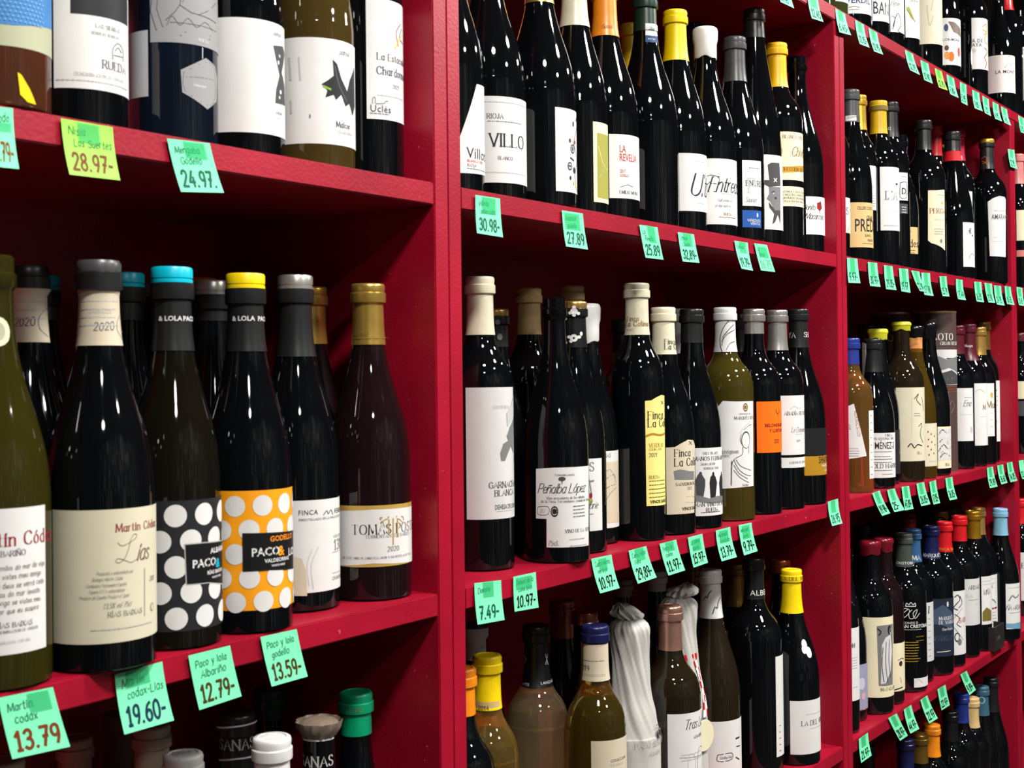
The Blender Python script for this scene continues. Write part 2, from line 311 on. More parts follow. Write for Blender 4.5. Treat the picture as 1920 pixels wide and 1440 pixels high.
# ------------------------------------------------------------------ the room
def structure(o): o['kind'] = 'structure'; return o
plaster = principled('white_plaster', lin((120,118,116)), .8); noise_tint(plaster, 3, .04)
tile = principled('grey_floor_tile', lin((70,64,60)), .35); noise_tint(tile, 2, .2)
dark = principled('dark_far_wall', lin((34,18,20)), .7); noise_tint(dark, 2, .3)
structure(box('floor', -3.2, 5.2, -2.9, .42, -.06, 0, [tile]))
structure(box('ceiling', -3.2, 5.2, -2.9, .42, CEIL, CEIL+.06, [plaster]))
structure(box('wall_back', -3.2, 5.2, .36, .42, 0, CEIL, [dark]))
stock = principled('stocked_far_wall', (.03,.03,.03,1), .5)      # the opposite wall of stocked shelves, only ever seen mirrored in glass
nt_ = stock.node_tree; tc_ = nt_.nodes.new('ShaderNodeTexCoord'); mp_ = nt_.nodes.new('ShaderNodeMapping'); mp_.inputs['Rotation'].default_value = (math.pi/2, 0, 0)
mp_.inputs['Rotation'].default_value = (0, 0, 0); mp_.inputs['Scale'].default_value = (9, 1, 2.2)
bk = nt_.nodes.new('ShaderNodeTexNoise'); bk.inputs['Scale'].default_value = 1.0; bk.inputs['Detail'].default_value = 4
rp_ = nt_.nodes.new('ShaderNodeValToRGB'); rp_.color_ramp.elements[0].position = .5; rp_.color_ramp.elements[0].color = (.006,.006,.008,1); rp_.color_ramp.elements[1].position = .68; rp_.color_ramp.elements[1].color = (.45,.43,.40,1)
nt_.links.new(tc_.outputs['Object'], mp_.inputs[0]); nt_.links.new(mp_.outputs[0], bk.inputs['Vector']); nt_.links.new(bk.outputs['Fac'], rp_.inputs[0]); nt_.links.new(rp_.outputs[0], nt_.nodes['Principled BSDF'].inputs['Base Color'])
structure(box('wall_front', -3.2, 5.2, -2.9, -2.84, 0, CEIL, [stock]))
structure(box('wall_left', -3.26, -3.2, -2.9, .42, 0, CEIL, [dark]))
structure(box('wall_right', 5.2, 5.26, -2.9, .42, 0, CEIL, [dark]))
# ------------------------------------------------------------------ the crimson shelving units, side by side
TH, DEP = .0222, .32
EDGES = [-1.035, 0, 1.0333, 2.083, 3.13]
ZT = {'A': .6075, 'B': .2005, 'C': -.2035, 'D': -.6035, 'E': -1.0035}
UL = ['crimson shelving unit nearest the camera, holding the polka-dot label bottles', 'crimson shelving unit between the two wide posts, with the orange label bottle',
      'crimson shelving unit beyond the second post, under the long row of top-board notes', 'crimson shelving unit at the far picture edge, only a sliver showing']
for n in range(4):
    x0, x1 = EDGES[n]+.0002, EDGES[n+1]-.0002
    r = bpy.data.objects.new('shelving_unit', None); C.objects.link(r); r.location = ((x0+x1)/2, .16, 0)
    tag(r, UL[n], 'shelving', 'crimson shelving units along the wall')
    def bp(name, a, b, c, d, e, f, bev=.0012):
        bm = bmesh.new(); cx, cy = (x0+x1)/2, .16
        box_bm(bm, a-cx, b-cx, c-cy, d-cy, Z0+e, Z0+f, bev)
        return finish(bm, name, [RED], r, smooth=False)
    top = ZT['A']-TH
    bp('side_panel', x0, x0+.021, 0, DEP, -Z0, top)
    bp('side_panel', x1-.021, x1, 0, DEP, -Z0, top)
    bp('back_panel', x0+.021, x1-.021, DEP-.012, DEP, -Z0+.07, top, 0)
    bp('top_board', x0, x1, -.0008, DEP, top, ZT['A'])
    for k in 'BCDE': bp('shelf_board', x0+.021, x1-.021, .0004 if n % 2 else .0008, DEP-.012, ZT[k]-TH, ZT[k])
    bp('plinth', x0+.021, x1-.021, .02, .04, -Z0, -Z0+.07)
# ------------------------------------------------------------------ bottles
PROFILES = {
'bur': ((.0,.80),(.004,.93),(.012,.985),(.022,1),(.2,1),(.415,1),(.45,.988),(.49,.95),(.53,.88),(.57,.775),(.61,.64),(.65,.49),(.69,.35),(.73,.225),(.77,.125),(.81,.055),(.86,.01),(.985,-.03)),
'bor': ((.0,.80),(.004,.93),(.012,.985),(.022,1),(.2,1),(.59,1),(.615,.993),(.64,.965),(.662,.915),(.682,.84),(.70,.735),(.716,.60),(.731,.455),(.747,.32),(.766,.195),(.79,.09),(.825,.025),(.86,0),(.985,-.03)),
'rhine': ((.0,.80),(.004,.93),(.012,.985),(.022,1),(.2,1),(.37,1),(.42,.985),(.47,.93),(.52,.845),(.58,.70),(.64,.54),(.70,.385),(.76,.25),(.82,.135),(.88,.05),(.93,.01),(.985,-.02))}
BAYN = {1: 'first', 2: 'second', 3: 'third', 4: 'fourth'}; ROWN = {'A': 'top board', 'B': 'upper shelf', 'C': 'middle shelf', 'D': 'lower shelf', 'E': 'lowest shelf'}
def interp(tab, z):
    if z <= tab[0][0]: return tab[0][1]
    for (a, b), (c, d) in zip(tab, tab[1:]):
        if z <= c: return b+(d-b)*(z-a)/max(c-a, 1e-9)
    return tab[-1][1]
MESH = {}
def bottle(cell, x, y, rot, H, R, prof, gl, nr, cap, labels, d, kind, cat, extra):
    z = Z0+ZT[cell[1]]
    seg = 56 if x < .6 else 40
    name = 'gift_tube' if kind == 'tube' else 'wine_bottle'
    root = bpy.data.objects.new(name, None); C.objects.link(root)
    root.location = (x, y, z+.0002); root.rotation_euler = (0, 0, rot); root.empty_display_size = .05
    lab = d
    if len(d.split()) <= 11: lab = d+', %s bay %s' % (BAYN[int(cell[0])], ROWN[cell[1]])
    tag(root, lab, cat, ('gift tubes' if kind == 'tube' else 'bottles')+' on the %s of the %s bay' % (ROWN[cell[1]], BAYN[int(cell[0])]))
    if kind == 'tube':
        tm = MATS.setdefault(('t',), principled('brown_card_tube', lin(PAL['tubebrown']), .5))
        rim = MATS.setdefault(('tr',), principled('tin_rim', lin((190,160,120)), .3, .8))
        finish(lathe([(R, 0), (R, H-.075), (R-.0008, H-.0745), (R-.0008, H-.0735), (R, H-.073), (R, H-.002)], 56, close_top=False), 'tube_body', [tm], root, smooth=True)
        finish(lathe([(R+.0006, H-.004), (R+.0006, H), (R-.0025, H), (R-.003, H-.004), (0.001, H-.0045)], 56, close_bot=False), 'metal_rim', [rim], root)
        rad = lambda zz: R
        for l in labels: put_label(l, rad, root)
        return root
    tab = [(t*H, nr+(R-nr)*a) for t, a in PROFILES[prof]]
    fine = []
    for (a, b), (c, e) in zip(tab, tab[1:]): fine += [(a, b)]
    fine.append(tab[-1])
    if kind.startswith('tissue'): return tissue(root, tab, H, R, kind, labels)
    # smooth the shoulder with a spline through the table
    pts = crom([(b, a) for a, b in tab], 3) if x < 1.0 else [(b, a) for a, b in tab]
    bare = cap is not None and cap[0] == 'bare'
    key = ('b', prof, round(H, 3), round(R, 4), nr, seg, bare)
    if bare or cap is None:
        pts = [p for p in pts if p[1] < H-.026]+[(nr, H-.026), (nr+.0008, H-.024), (nr+.0022, H-.022), (nr+.0022, H-.014), (nr+.0006, H-.012), (nr+.0008, H-.002), (nr-.001, H), (nr-.004, H)]
    else:
        pts = [p for p in pts if p[1] < H-.006]+[(nr-.0008, H-.005)]
    finish(lathe([(pts[0][0]*.7, .004)]+pts, seg), 'glass_body', [glass(gl)], root)
    capz, capoff = H+1, .0008
    if cap and cap[0] != 'bare':
        ct, cc, cl = cap[:3]; topc = cap[3] if len(cap) > 3 else None
        cl = max(.014, cl/1000); zb = H-cl; capz = zb
        rg = lambda zz: interp(tab, zz)
        n = 8; low = [(rg(zb+(cl-.02)*i/n)+capoff, zb+(cl-.02)*i/n) for i in range(n+1)] if cl > .024 else [(rg(zb)+capoff, zb)]
        if ct in ('std', 'dome'):
            e = .0 if ct == 'std' else -.002
            prof2 = low+[(nr+.001, H-.0195), (nr+.0029, H-.0185), (nr+.0031, H-.0175), (nr+.003, H-.0095), (nr+.0017, H-.0085), (nr+.0018, H-.0075), (nr+.0022, H-.003), (nr+.0016, H-.0008), (nr+.0006, H), (nr-.002, H+.0002), (nr-.0026, H-.0006), (.002, H-.0008)]
            if cl <= .024: prof2 = [(nr+.0029, zb), (nr+.003, H-.0095), (nr+.0017, H-.0085), (nr+.0022, H-.003), (nr+.0006, H), (.002, H-.0004)]
            if ct == 'dome': prof2 = low[:3]+[(nr+.003, zb+.004), (nr+.006, zb+.009), (nr+.0065, zb+.014), (nr+.005, H-.006), (nr+.001, H-.002), (nr-.006, H), (.002, H)]
            fn = (lambda r, a, zz: r+.0007*math.sin(9*a+zz*900)+.0005*math.sin(17*a)) if ct == 'dome' else None
            bm = lathe(prof2, max(seg-8, 32), close_bot=False, fn=fn)
            mats = [capmat(cc)]
            if topc:
                mats.append(capmat(topc))
                for f in bm.faces:
                    if f.calc_center_median().z > H-.0088: f.material_index = 1
            finish(bm, 'capsule', mats, root)
        elif ct == 'screw':
            prof2 = low[:-1]+[(nr+.0016, H-.027), (nr+.0028, H-.0262), (nr+.003, H-.025), (nr+.003, H-.0135), (nr+.0012, H-.013)]
            finish(lathe(prof2, seg, close_bot=False), 'capsule_sleeve', [capmat(cc)], root)
            finish(lathe([(nr+.0006, H-.0134), (nr+.0022, H-.013), (nr+.0022, H-.0105), (nr+.0013, H-.0098), (nr+.0022, H-.009), (nr+.0022, H-.002), (nr+.0014, H-.0005), (nr, H), (.002, H)], seg, close_bot=False), 'cap_top', [capmat(topc or cc)], root)
        elif ct == 'wax':
            ph = random.uniform(0, 6)
            zl = lambda a: .0016*math.sin(2*a+ph)+.0011*math.sin(5*a+ph)
            bm = lathe([(nr+.0007, zb), (nr+.0016, zb+.0015), (nr+.0018, zb+cl*.45), (nr+.0034, zb+cl*.6), (nr+.0038, H-.006), (nr+.0028, H-.0018), (nr+.0006, H), (nr-.004, H+.0004), (.002, H)], seg, close_bot=False)
            for v in bm.verts:
                if v.co.z < zb+.003: v.co.z += zl(math.atan2(v.co.y, v.co.x))
            finish(bm, 'wax_seal', [wax(cc)], root)
            if topc == 'cork':
                finish(lathe([(nr+.0005, zb-.03), (nr+.0005, zb-.001)], seg, close_bot=False, close_top=False), 'cork', [MATS.setdefault(('k',), principled('cork', lin(PAL['cork']), .8))], root)
                noise_tint(MATS['k',], 120, .35)
        if extra and extra[0] == 'topstamp':
            pr = Print()
            for k in range(3): pr.add(*[(lambda V, F, wd: ([(-9+a*3.2, 4-k*4.4+b*3.2) for a, b in V], F))(*text2d(('metida de', 'bodega 20', 'vino')[k], 'H'))][0], 'char')
            bm = bmesh.new(); vs = [bm.verts.new((-b/1000, a/1000, H+.0004)) for a, b in pr.V]
            for f in pr.F: bm.faces.new([vs[i] for i in f])
            finish(bm, 'top_stamp', [ink('char')], root)
    wx = .0022 if cap and cap[0] == 'wax' else 0
    def rad(zz):
        r = interp(tab, zz)
        if zz > capz:
            r += .001
            if cap[0] in ('std',) and zz > H-.0195: r = max(r, nr+.0031)
            if cap[0] == 'screw' and zz > H-.0275: r = max(r, nr+.003)
            r += wx
        return r
    for l in labels: put_label(l, rad, root)
    return root
def put_label(l, rad, root):
    RL, pL, pR, zT, zB, col, its, shape, nm = l
    pr = Print(); pr.items(its, (pL*RL, pR*RL))
    if col == 'none' and not pr.V: return
    bend(pr, nm, rad, RL, root, None if col == 'none' else (pL, pR, zT, zB, col, shape))
def tissue_mat():
    if ('tissue',) not in MATS:
        m = principled('white_tissue_paper', lin((216,214,208)), .7, Alpha=.78); m.node_tree.nodes['Principled BSDF'].inputs['Subsurface Weight'].default_value = .0
        noise_tint(m, 30, .06, .3, (1, 1, .3)); MATS['tissue',] = m
    return MATS['tissue',]
def tissue(root, tab, H, R, kind, labels):
    rnd = random.Random(3 if kind == 'tissue' else 8)
    ph = [rnd.uniform(0, 6.28) for _ in range(6)]
    t2 = [(z, r) for z, r in tab]
    R -= .0016
    loose = [(.0008, R+.001), (.01, R+.0013), (H*.44, R+.0013), (H*.5, R*.99), (H*.58, R*.88), (H*.66, R*.72), (H*.74, R*.66), (H*.82, R*.64), (H*.9, R*.70), (H*.94, R*.69), (H*.965, R*.52), (H*.98, R*.25)]
    pts = [(r, max(z, .0008)) for r, z in crom([(b, a) for a, b in loose], 4)]
    def fold(r, a, z):
        k = min(1, max(0, (z-H*.4)/(H*.2)))
        tw = a+z*9
        return r*(1+k*(.035*math.sin(7*tw+ph[0])+.025*math.sin(13*tw+ph[1])+.018*math.sin(23*tw+ph[2]+z*60))+.006*math.sin(5*a+z*40+ph[3]))
    loose_z = [(z, r) for z, r in loose]
    ins = [(min(r, R)-.0006, z) for z, r in tab if z < H*.45]+[(min(r*.8, interp(loose_z, z)*.84), z) for z, r in tab if H*.45 <= z < H-.012]
    finish(lathe(ins, 48), 'glass_body', [glass('blk')], root)
    if kind == 'tissue': bend(Print(), 'label', lambda z: min(R, interp(tab, z))-.0003, (R-.0002)*1000, root, (-.9, 1.6, H*400, H*100, 'white', None), .0002)
    finish(lathe(pts, 120, fn=fold), 'tissue_wrap', [tissue_mat()], root)
    bm = bmesh.new(); n = 60; sd = -1 if kind == 'tissue' else 1        # the crumpled tuft at the top
    rows = []
    for j in range(9):
        t = j/8; w_ = math.sin(math.pi*min(1, .25+t*.8))
        rows.append([bm.verts.new(((.005+.013*w_)*(1+.30*t*math.sin(5*a+ph[4])+.16*math.sin(11*a+ph[2]+6*t))*math.cos(a)-.005*t, (.005+.014*w_)*(1+.25*t*math.sin(4*a+ph[5])+.14*math.sin(9*a+ph[0]-5*t))*math.sin(a)+sd*.012*t, H*.975+.016*t+.0035*math.sin(7*a+ph[1]+4*t)*t)) for a in [2*math.pi*i/n for i in range(n)]])
    for a, b in zip(rows, rows[1:]):
        for i in range(n): bm.faces.new((a[i], a[(i+1) % n], b[(i+1) % n], b[i]))
    bm.faces.new(rows[-1])
    finish(bm, 'twisted_tuft', [tissue_mat()], root)
    if kind == 'tissue2':
        rm = MATS.setdefault(('rib',), principled('red_ribbon', lin((196,16,30)), .4))
        finish(lathe([(R*.62, H*.70), (R*.625, H*.715), (R*.615, H*.73)], 60, close_bot=False, close_top=False, fn=lambda r, a, z: r*1.08), 'ribbon', [rm], root)
        bm = bmesh.new(); V, F = [], []; g = []
        for i in range(9):
            t = i/8; a0 = 1.0+.25*math.sin(t*3); r = R*(.70+.42*t)
            g.append([bm.verts.new((r*math.cos(a0+da), r*math.sin(a0+da), H*.70-t*.075)) for da in (-.16, -.05, .05, .16)])
        for i in range(8):
            for k in range(3):
                f = bm.faces.new((g[i][k], g[i][k+1], g[i+1][k+1], g[i+1][k])); f.material_index = 1 if (i+k) % 3 == 0 else 0
        finish(bm, 'striped_ribbon_tail', [ink('white'), rm], root)
        bm = lathe([(.0001, 0), (.021, 0), (.0215, .0006), (.021, .0012), (.0001, .0012)], 40, False, False)
        bmesh.ops.rotate(bm, cent=(0, 0, 0), matrix=Matrix.Rotation(math.pi/2, 3, 'Y'), verts=bm.verts); bmesh.ops.rotate(bm, cent=(0, 0, 0), matrix=Matrix.Rotation(.9, 3, 'Z'), verts=bm.verts)
        bmesh.ops.translate(bm, vec=((R+.004)*math.cos(.9), (R+.004)*math.sin(.9), H*.38), verts=bm.verts)
        finish(bm, 'round_card_tag', [ink('cream')], root)
    rad = lambda z: R+.0016+.0006
    for l in labels: put_label(l, rad, root)
    return root
BOTTLES = [
('1B',-0.4684,0.035,-2.133,0.3,0.0355,'bor','rose',0.0145,None,[(36,-0.39,1.91,101,42.2,'sage',[('P',[(-13.7,98.7),(52.2,112.9),(52.2,64),(10.8,57.1),(-14,56.7)],'blue'),('D',11.1,97.3,3.44,3.06,0.61,13,'ltblue')],None,'label'),(36,0.21,0.77,23.5,6,'none',[('P',[(12.4,24.6),(15,23.2),(21.3,14.2),(26.7,4.2),(19.6,4.9),(14.1,9.3)],'yellow')],None,'label')],'bottle in a blue dotted sleeve with a grey band','bottle','wine bottle',()),
('1B',-0.3916,0.05,-2.188,0.3,0.0369,'bur','blk',0.0145,None,[(37.5,-0.48,1.82,122.5,27.3,'white',[('P',[(-4.9,120.7),(52.1,134),(49.7,83.5),(29.4,83),(13.2,82.9),(-5.3,82.9)],'char'),('T','LAS SIERRAS',13.1,74.1,2.9,'S','grey'),('T','VERDEJO VERDEJO',9.8,68.8,2.1,'S','grey'),('K',[(27.4,52.6),(27.5,60.7),(33.4,66.1),(39.8,61.9),(39.7,53.7)],'grey',0.82),('K',[(28.5,56),(38.9,56.8)],'grey',0.82),('K',[(29.7,59.5),(33.3,62.8),(37.4,59.7)],'grey',0.82),('T','RUEDA',18.3,44.4,6.2,'S','dgrey'),('T','DENOMINACION DE ORIGEN',-2.6,36.9,2.5,'S','ltgrey'),('L',-16.3,46.6,32.9,38.9,1,'ltgrey')],None,'label')],'dark bottle with a white label and a black panel, stem of a vineyard crest','bottle','wine bottle',()),
('1B',-0.3003,0.05,-2.256,0.3,0.0364,'bur','navyglass',0.0145,None,[(37,-1.75,-0.55,90.2,36.9,'dimw',[],None,'back_label'),(37,-0.49,1.81,146.6,80,'grey2',[('K',[(-12.6,140.7),(-13,89.9),(53.6,89.1)],'dgrey',0.67),('K',[(-8.2,140.6),(-7.8,92.4),(53.6,92.7)],'dgrey',0.44),('K',[(-5.2,97.6),(6.1,111.2),(6.3,132.8)],'dgrey',0.53),('K',[(6.1,110.4),(22.1,105.1),(46.1,120.8)],'dgrey',0.53),('K',[(22.1,105.1),(45.5,103.8)],'dgrey',0.44),('K',[(-1.9,96),(45.3,96.7)],'dgrey',0.44),('K',[(-4.4,93.3),(-0.2,101.2),(6,94),(12.5,100.8),(20,94.3),(28.7,100.4),(37.9,95.6)],'dgrey',0.36),('K',[(8.3,113.2),(15,125.5),(34.6,134.4)],'dgrey',0.44),('T','RUEDA',21.9,83.3,2.7,'S','white')],None,'label'),(37,0.16,2.46,70.1,28.3,'none',[('P',[(6.1,58.2),(29,71.2),(42.1,67.5),(47.1,58),(45,38.9),(30.3,29.4),(7.2,40.2)],'grey2'),('K',[(8.6,56.7),(28.9,67.7),(41,64.6),(41.5,40.8),(30.3,33),(9.4,41.7),(8.6,56.7)],'dgrey',0.44),('T','Prohom breve',16.6,46.4,2.2,'C','white'),('K',[(10.3,53),(38.9,55.3)],'dgrey',0.44),('K',[(25.5,78.8),(25.4,70)],'white',0.67)],None,'hang_tag')],'dark blue bottle with a grey lattice label and a hexagonal tag','bottle','wine bottle',()),
('1B',-0.2258,0.05,-2.306,0.3,0.0374,'bur','blk',0.0145,None,[(38,-0.55,1.75,116.1,18.5,'white',[('T','patricia',31.6,105.4,3.7,'C','dgrey'),('P',[(30.8,96.1),(47.6,99.1),(54.3,94.3),(44.1,75.5),(52.3,65.7),(54.5,48.4),(32.8,46.8),(34.5,59.6),(39.8,72.2),(34.9,84.1)],'dgrey'),('E',40.1,88.9,1.4,1.4,'white'),('E',38.1,82.9,1.4,1.87,'white'),('E',41.5,57.8,1.87,1.87,'white'),('E',39.4,52.7,1.4,1.4,'white'),('T','AURUM',33.4,37.7,2.3,'S','grey'),('T','2021',35.6,33.5,1.9,'S','ltgrey')],None,'label')],'dark bottle with a scuffed white label and a black hourglass drawing','bottle','wine bottle',()),
('1B',-0.1376,0.05,-2.36,0.3,0.0389,'bur','brown',0.0145,None,[(39.5,-0.8,1.75,116.8,20.7,'white',[('P',[(8.1,74.7),(14.6,79.1),(20,83.6),(19.1,98.1),(23.6,94.8),(28.4,82),(36.2,71.6),(40.9,83.4),(52.5,97.9),(53.1,61.2),(45.8,50.8),(39.5,60.9),(33.6,57.4),(28.2,67.3),(22,61.5),(19.8,66.1),(11.4,62.8),(13.5,69.3)],'char'),('K',[(10,72.9),(16.6,70.6)],'green',1.99),('K',[(21.2,92.5),(25.7,75.7),(35.2,62.6)],'grey',0.5),('T','patricia',26.7,104.1,4.5,'C','dgrey'),('T','Malcor',22.3,37.3,5,'S','char'),('T','CHARDONNAY',24,31.6,2.5,'S','ltgrey'),('K',[(-21.9,98.4),(-20.5,78.9)],'ltgrey',1.99),('K',[(-12.4,98.6),(-11.1,78.2)],'ltgrey',1.49),('K',[(-20.7,59.6),(-20.3,48.9)],'ltgrey',1.99),('E',-2.7,45.3,0.75,1.99,'grey')],None,'label')],'brown glass bottle with a scuffed white label and a black vine leaf','bottle','wine bottle',()),
('1B',-0.0585,0.055,-2.402,0.3,0.0364,'bor','blk',0.0145,None,[(37,0.01,2.31,172.8,56.4,'white',[('T','La Estacada',11.1,113.8,6.4,'S','dgrey'),('T','Chardonnay',10.5,99.8,7.4,'S','slate'),('T','2021',28.5,88,3.7,'S','grey'),('L',10.8,47.4,79.2,83.2,1,'ltgrey'),('T','Uclés',3.3,63.3,6.9,'B','dgrey'),('L',3.3,23.3,61.3,61.8,1,'grey'),('K',[(5.9,71.1),(6,75.3),(7.6,77.4),(9.1,75.4),(9.1,71.3),(17.9,72.1),(19.2,74.3),(22.2,74.6)],'grey',0.64),('K',[(32.2,127.8),(39,137.1),(45.9,143)],'yellow',1.32),('K',[(37.8,130.6),(34.2,143.4),(43.1,153.9)],'red',0.79),('K',[(46.1,149.4),(40.2,139.5),(49.8,135.6)],'purple',0.79)],None,'label')],'dark bottle with a tall white label beside the post, castle drawing at its foot','bottle','wine bottle',()),
('1C',-0.4738,0.0374,-2.127,0.3034,0.0389,'bur','olive',0.0145,('bare','maroon',8.8),[(39.5,-1.02,1.03,126.1,25.7,'white',[('T','Mar',-17.6,100.4,9.1,'S','dred'),('T','tín Códax',2.6,100.4,9.1,'S','dred'),('T','ALBARIÑO',-1.5,93.3,3.8,'S','dgrey'),('T','e ondas do mar de vigo',-0.9,83.8,3.4,'H','brown'),('T','a si vistes meu amigo',-2.3,77.7,3.4,'H','brown'),('T','e ai deus se verrá cedo',-2.4,71.5,3.4,'H','brown'),('T','ondas do mar levado',-2.4,65.7,3.4,'H','brown'),('T','de vigo se vistes meu',-2.5,59.9,3.4,'H','brown'),('T','o por que eu suspiro',-2.5,54.1,3.4,'H','brown'),('T','RÍAS BAIXAS',0.8,44.4,3.4,'S','dgrey'),('T','DENOMINACION DE ORIGEN',-0.6,40.8,1.9,'S','grey'),('T','CAMBADOS  ESPAÑA',0.7,33.4,1.9,'S','ltgrey')],None,'label'),(15.3,-0.03,0.79,261.6,237.6,'none',[('E',3.1,248.8,9.12,10.64,'cream'),('E',3.1,248.8,5.7,6.84,'sage')],None,'medallion')],'olive glass bottle at the picture edge with white label in red lettering','bottle','wine bottle',()),
('1C',-0.3875,0.125,-2.152,0.3061,0.0389,'bur','blk',0.0145,('std','black',19.5),[(15.3,-1.75,1.75,287.4,244.4,'paper',[('T','2020',-10.8,257.3,6.5,'H','slate'),('K',[(21.6,272.4),(11.1,267.6),(8,260.7),(9.9,253.9),(17.9,248.9)],'slate',0.43),('L',-22.2,22.2,283.3,262.9,4,'ltgrey')],None,'neck_band')],'bottle with a black capsule and stamped paper neck band, behind the olive bottle','bottle','wine bottle',()),
('1C',-0.3927,0.0251,-2.201,0.304,0.0399,'bur','blk',0.0145,('std','black',22.5,'dgrey'),[(15.3,-1.75,1.75,281.9,239.6,'paper',[('T','2020',-3.9,250.8,6.1,'H','slate'),('K',[(19.7,262.5),(14.9,257.5),(14.8,250.2),(22.2,244)],'slate',0.4),('T','CAMBADOS',-7.9,263.6,2.8,'H','ltgrey'),('L',-22.2,19.5,278.6,254.4,5,'ltgrey')],None,'neck_band'),(40.5,-0.99,1.75,119,21.6,'cream2',[('T','Martín Códax',10.7,102.4,5.7,'S','dred'),('K',[(11.8,94.5),(15,91.9),(20.9,93.7),(26.4,96.6),(27,99.3),(24.1,99.2),(21.8,95.1),(19.5,87.5),(16.5,82),(12.5,79.6),(10.2,81),(11.7,82.8),(16.1,81.6),(22.1,79),(27.3,81.1)],'brown',0.36),('T','ías',27.2,79.9,12.1,'C','brown'),('T','Producido y embotellado por',-3.7,71.5,2.4,'C','grey'),('T','Bodegas Martín Códax',-6.8,67.3,2.4,'C','grey'),('T','Cambados Pontevedra España',-11.3,62.8,2.4,'C','grey'),('T','Espana R E n embotellador',-9.1,58.5,2.4,'C','grey'),('T','Producto de España Product of Spain',-16.1,54.3,2.4,'C','grey'),('T','13,5% vol 75cl',0.9,47.2,3.6,'C','grey'),('T','RÍAS BAIXAS',4.5,40.7,3.6,'S','grey'),('K',[(34.8,73),(34.3,37.7)],'dgrey',0.49),('T','2018',40.7,62.5,3.6,'C','dgrey'),('E',44.5,42.6,2.43,3.23,'grey'),('E',44.5,42.6,1.62,2.43,'cream2'),('L',-7.8,44.1,31.4,25.9,1,'ltgrey')],None,'label')],'dark bottle with a cream label, black cap and stamped paper neck band','bottle','wine bottle',()),
('1C',-0.3237,0.2037,-2.16,0.3061,0.0369,'bur','blk',0.0145,('screw','black',39.4,'teal'),[],'turquoise-topped black capsule in the shadows behind the banded necks','bottle','wine bottle',()),
('1C',-0.2831,0.2661,-2.159,0.3048,0.0369,'bur','blk',0.0145,('screw','black',34.9,'orange'),[],'dim orange-topped capsule furthest back beside the turquoise top','bottle','wine bottle',()),
('1C',-0.2774,0.1453,-2.22,0.3081,0.0369,'bur','blk',0.0145,('screw','black',42.3,'teal'),[],'turquoise-topped capsule peeking out beside the cream-labelled bottle','bottle','wine bottle',()),
('1C',-0.2183,0.2295,-2.217,0.308,0.0369,'bur','blk',0.0145,('screw','black',37.7,'yellow2'),[],'amber-topped black capsule behind the cream-labelled bottle','bottle','wine bottle',()),
('1C',-0.1537,0.2665,-2.239,0.3098,0.0369,'bur','blk',0.0145,('screw','black',36.4,'grey2'),[],'grey-topped capsule at the back of the near shelf','bottle','wine bottle',()),
('1C',-0.1705,0.1724,-2.274,0.3105,0.0369,'bur','blk',0.0145,('screw','black',40.2,'orange'),[],'orange-topped capsule hiding behind the turquoise-topped front bottle','bottle','wine bottle',()),
('1C',-0.2095,0.1089,-2.283,0.3027,0.0369,'bur','blk',0.0145,('screw','black',37,'silver'),[],'silver-topped black capsule between the two polka-dot bottles','bottle','wine bottle',()),
('1C',-0.3135,0.0375,-2.254,0.3046,0.0372,'bur','amberdark',0.0145,('screw','black',68.1,'teal'),[(37.7,-1.75,1.75,117.9,15.1,'char',[('D',1.1,106.1,24.31,20.18,8.9,5,'white'),('P',[(7.5,83.9),(23.3,83.8),(54.7,81.8),(54.7,45.1),(28.3,50.5),(8.4,51.1)],'silver'),('P',[(8.3,83),(23.3,82.9),(54.7,81),(54.7,46),(28.3,51.3),(9.3,51.9)],'ink'),('T','PACO',13.7,64.1,6.5,'X','white'),('T','&',38,61.8,7.4,'X','teal'),('T','ALBARIÑO',31.1,73.9,4.3,'X','white'),('T','RÍAS BAIXAS',27.3,57.4,3,'X','white'),('T','WHITE WINE',32.7,53.7,1.7,'X','white')],None,'label'),(15.3,-1.75,1.75,266.5,259.6,'none',[('T','& LOLA',-10.8,260.6,3.9,'X','white'),('T','PACO',8.3,260.6,3.9,'X','white')],None,'capsule_lettering')],'bottle with a black polka-dot label and turquoise cap top','bottle','wine bottle',()),
('1C',-0.236,0.0356,-2.308,0.3036,0.0377,'bur','blk',0.0145,('screw','black',67.1,'yellow'),[(38.2,-1.18,1.75,119.7,19.9,'orange2',[('D',-10.6,107,23.44,20,8.73,5,'white'),('P',[(-4.6,84.8),(15.9,84.1),(55.5,81.9),(55.5,48.6),(15.6,52.5),(-4.5,52.4)],'char'),('P',[(-3.8,83.9),(15.9,83.2),(55.5,81),(55.5,49.6),(15.6,53.4),(-3.6,53.3)],'ink'),('T','PACO',2.6,65,6.9,'X','white'),('T','&',26.8,63.8,8.3,'X','orange2'),('T','LOLA',40.6,62,6.4,'X','white'),('T','GODELLO',18.8,76.3,4.6,'X','orange'),('T','VALDEORRAS',13.8,58.9,3.2,'X','white'),('T','WHITE WINE',20.1,55.1,1.8,'X','white')],None,'label'),(15.3,-1.75,1.75,268.8,261.5,'none',[('T','& LOLA',-11.7,262.6,4.1,'X','white'),('T','PACO',10.2,262.5,4.1,'X','white')],None,'capsule_lettering')],'bottle with an orange polka-dot label and yellow cap top','bottle','wine bottle',()),
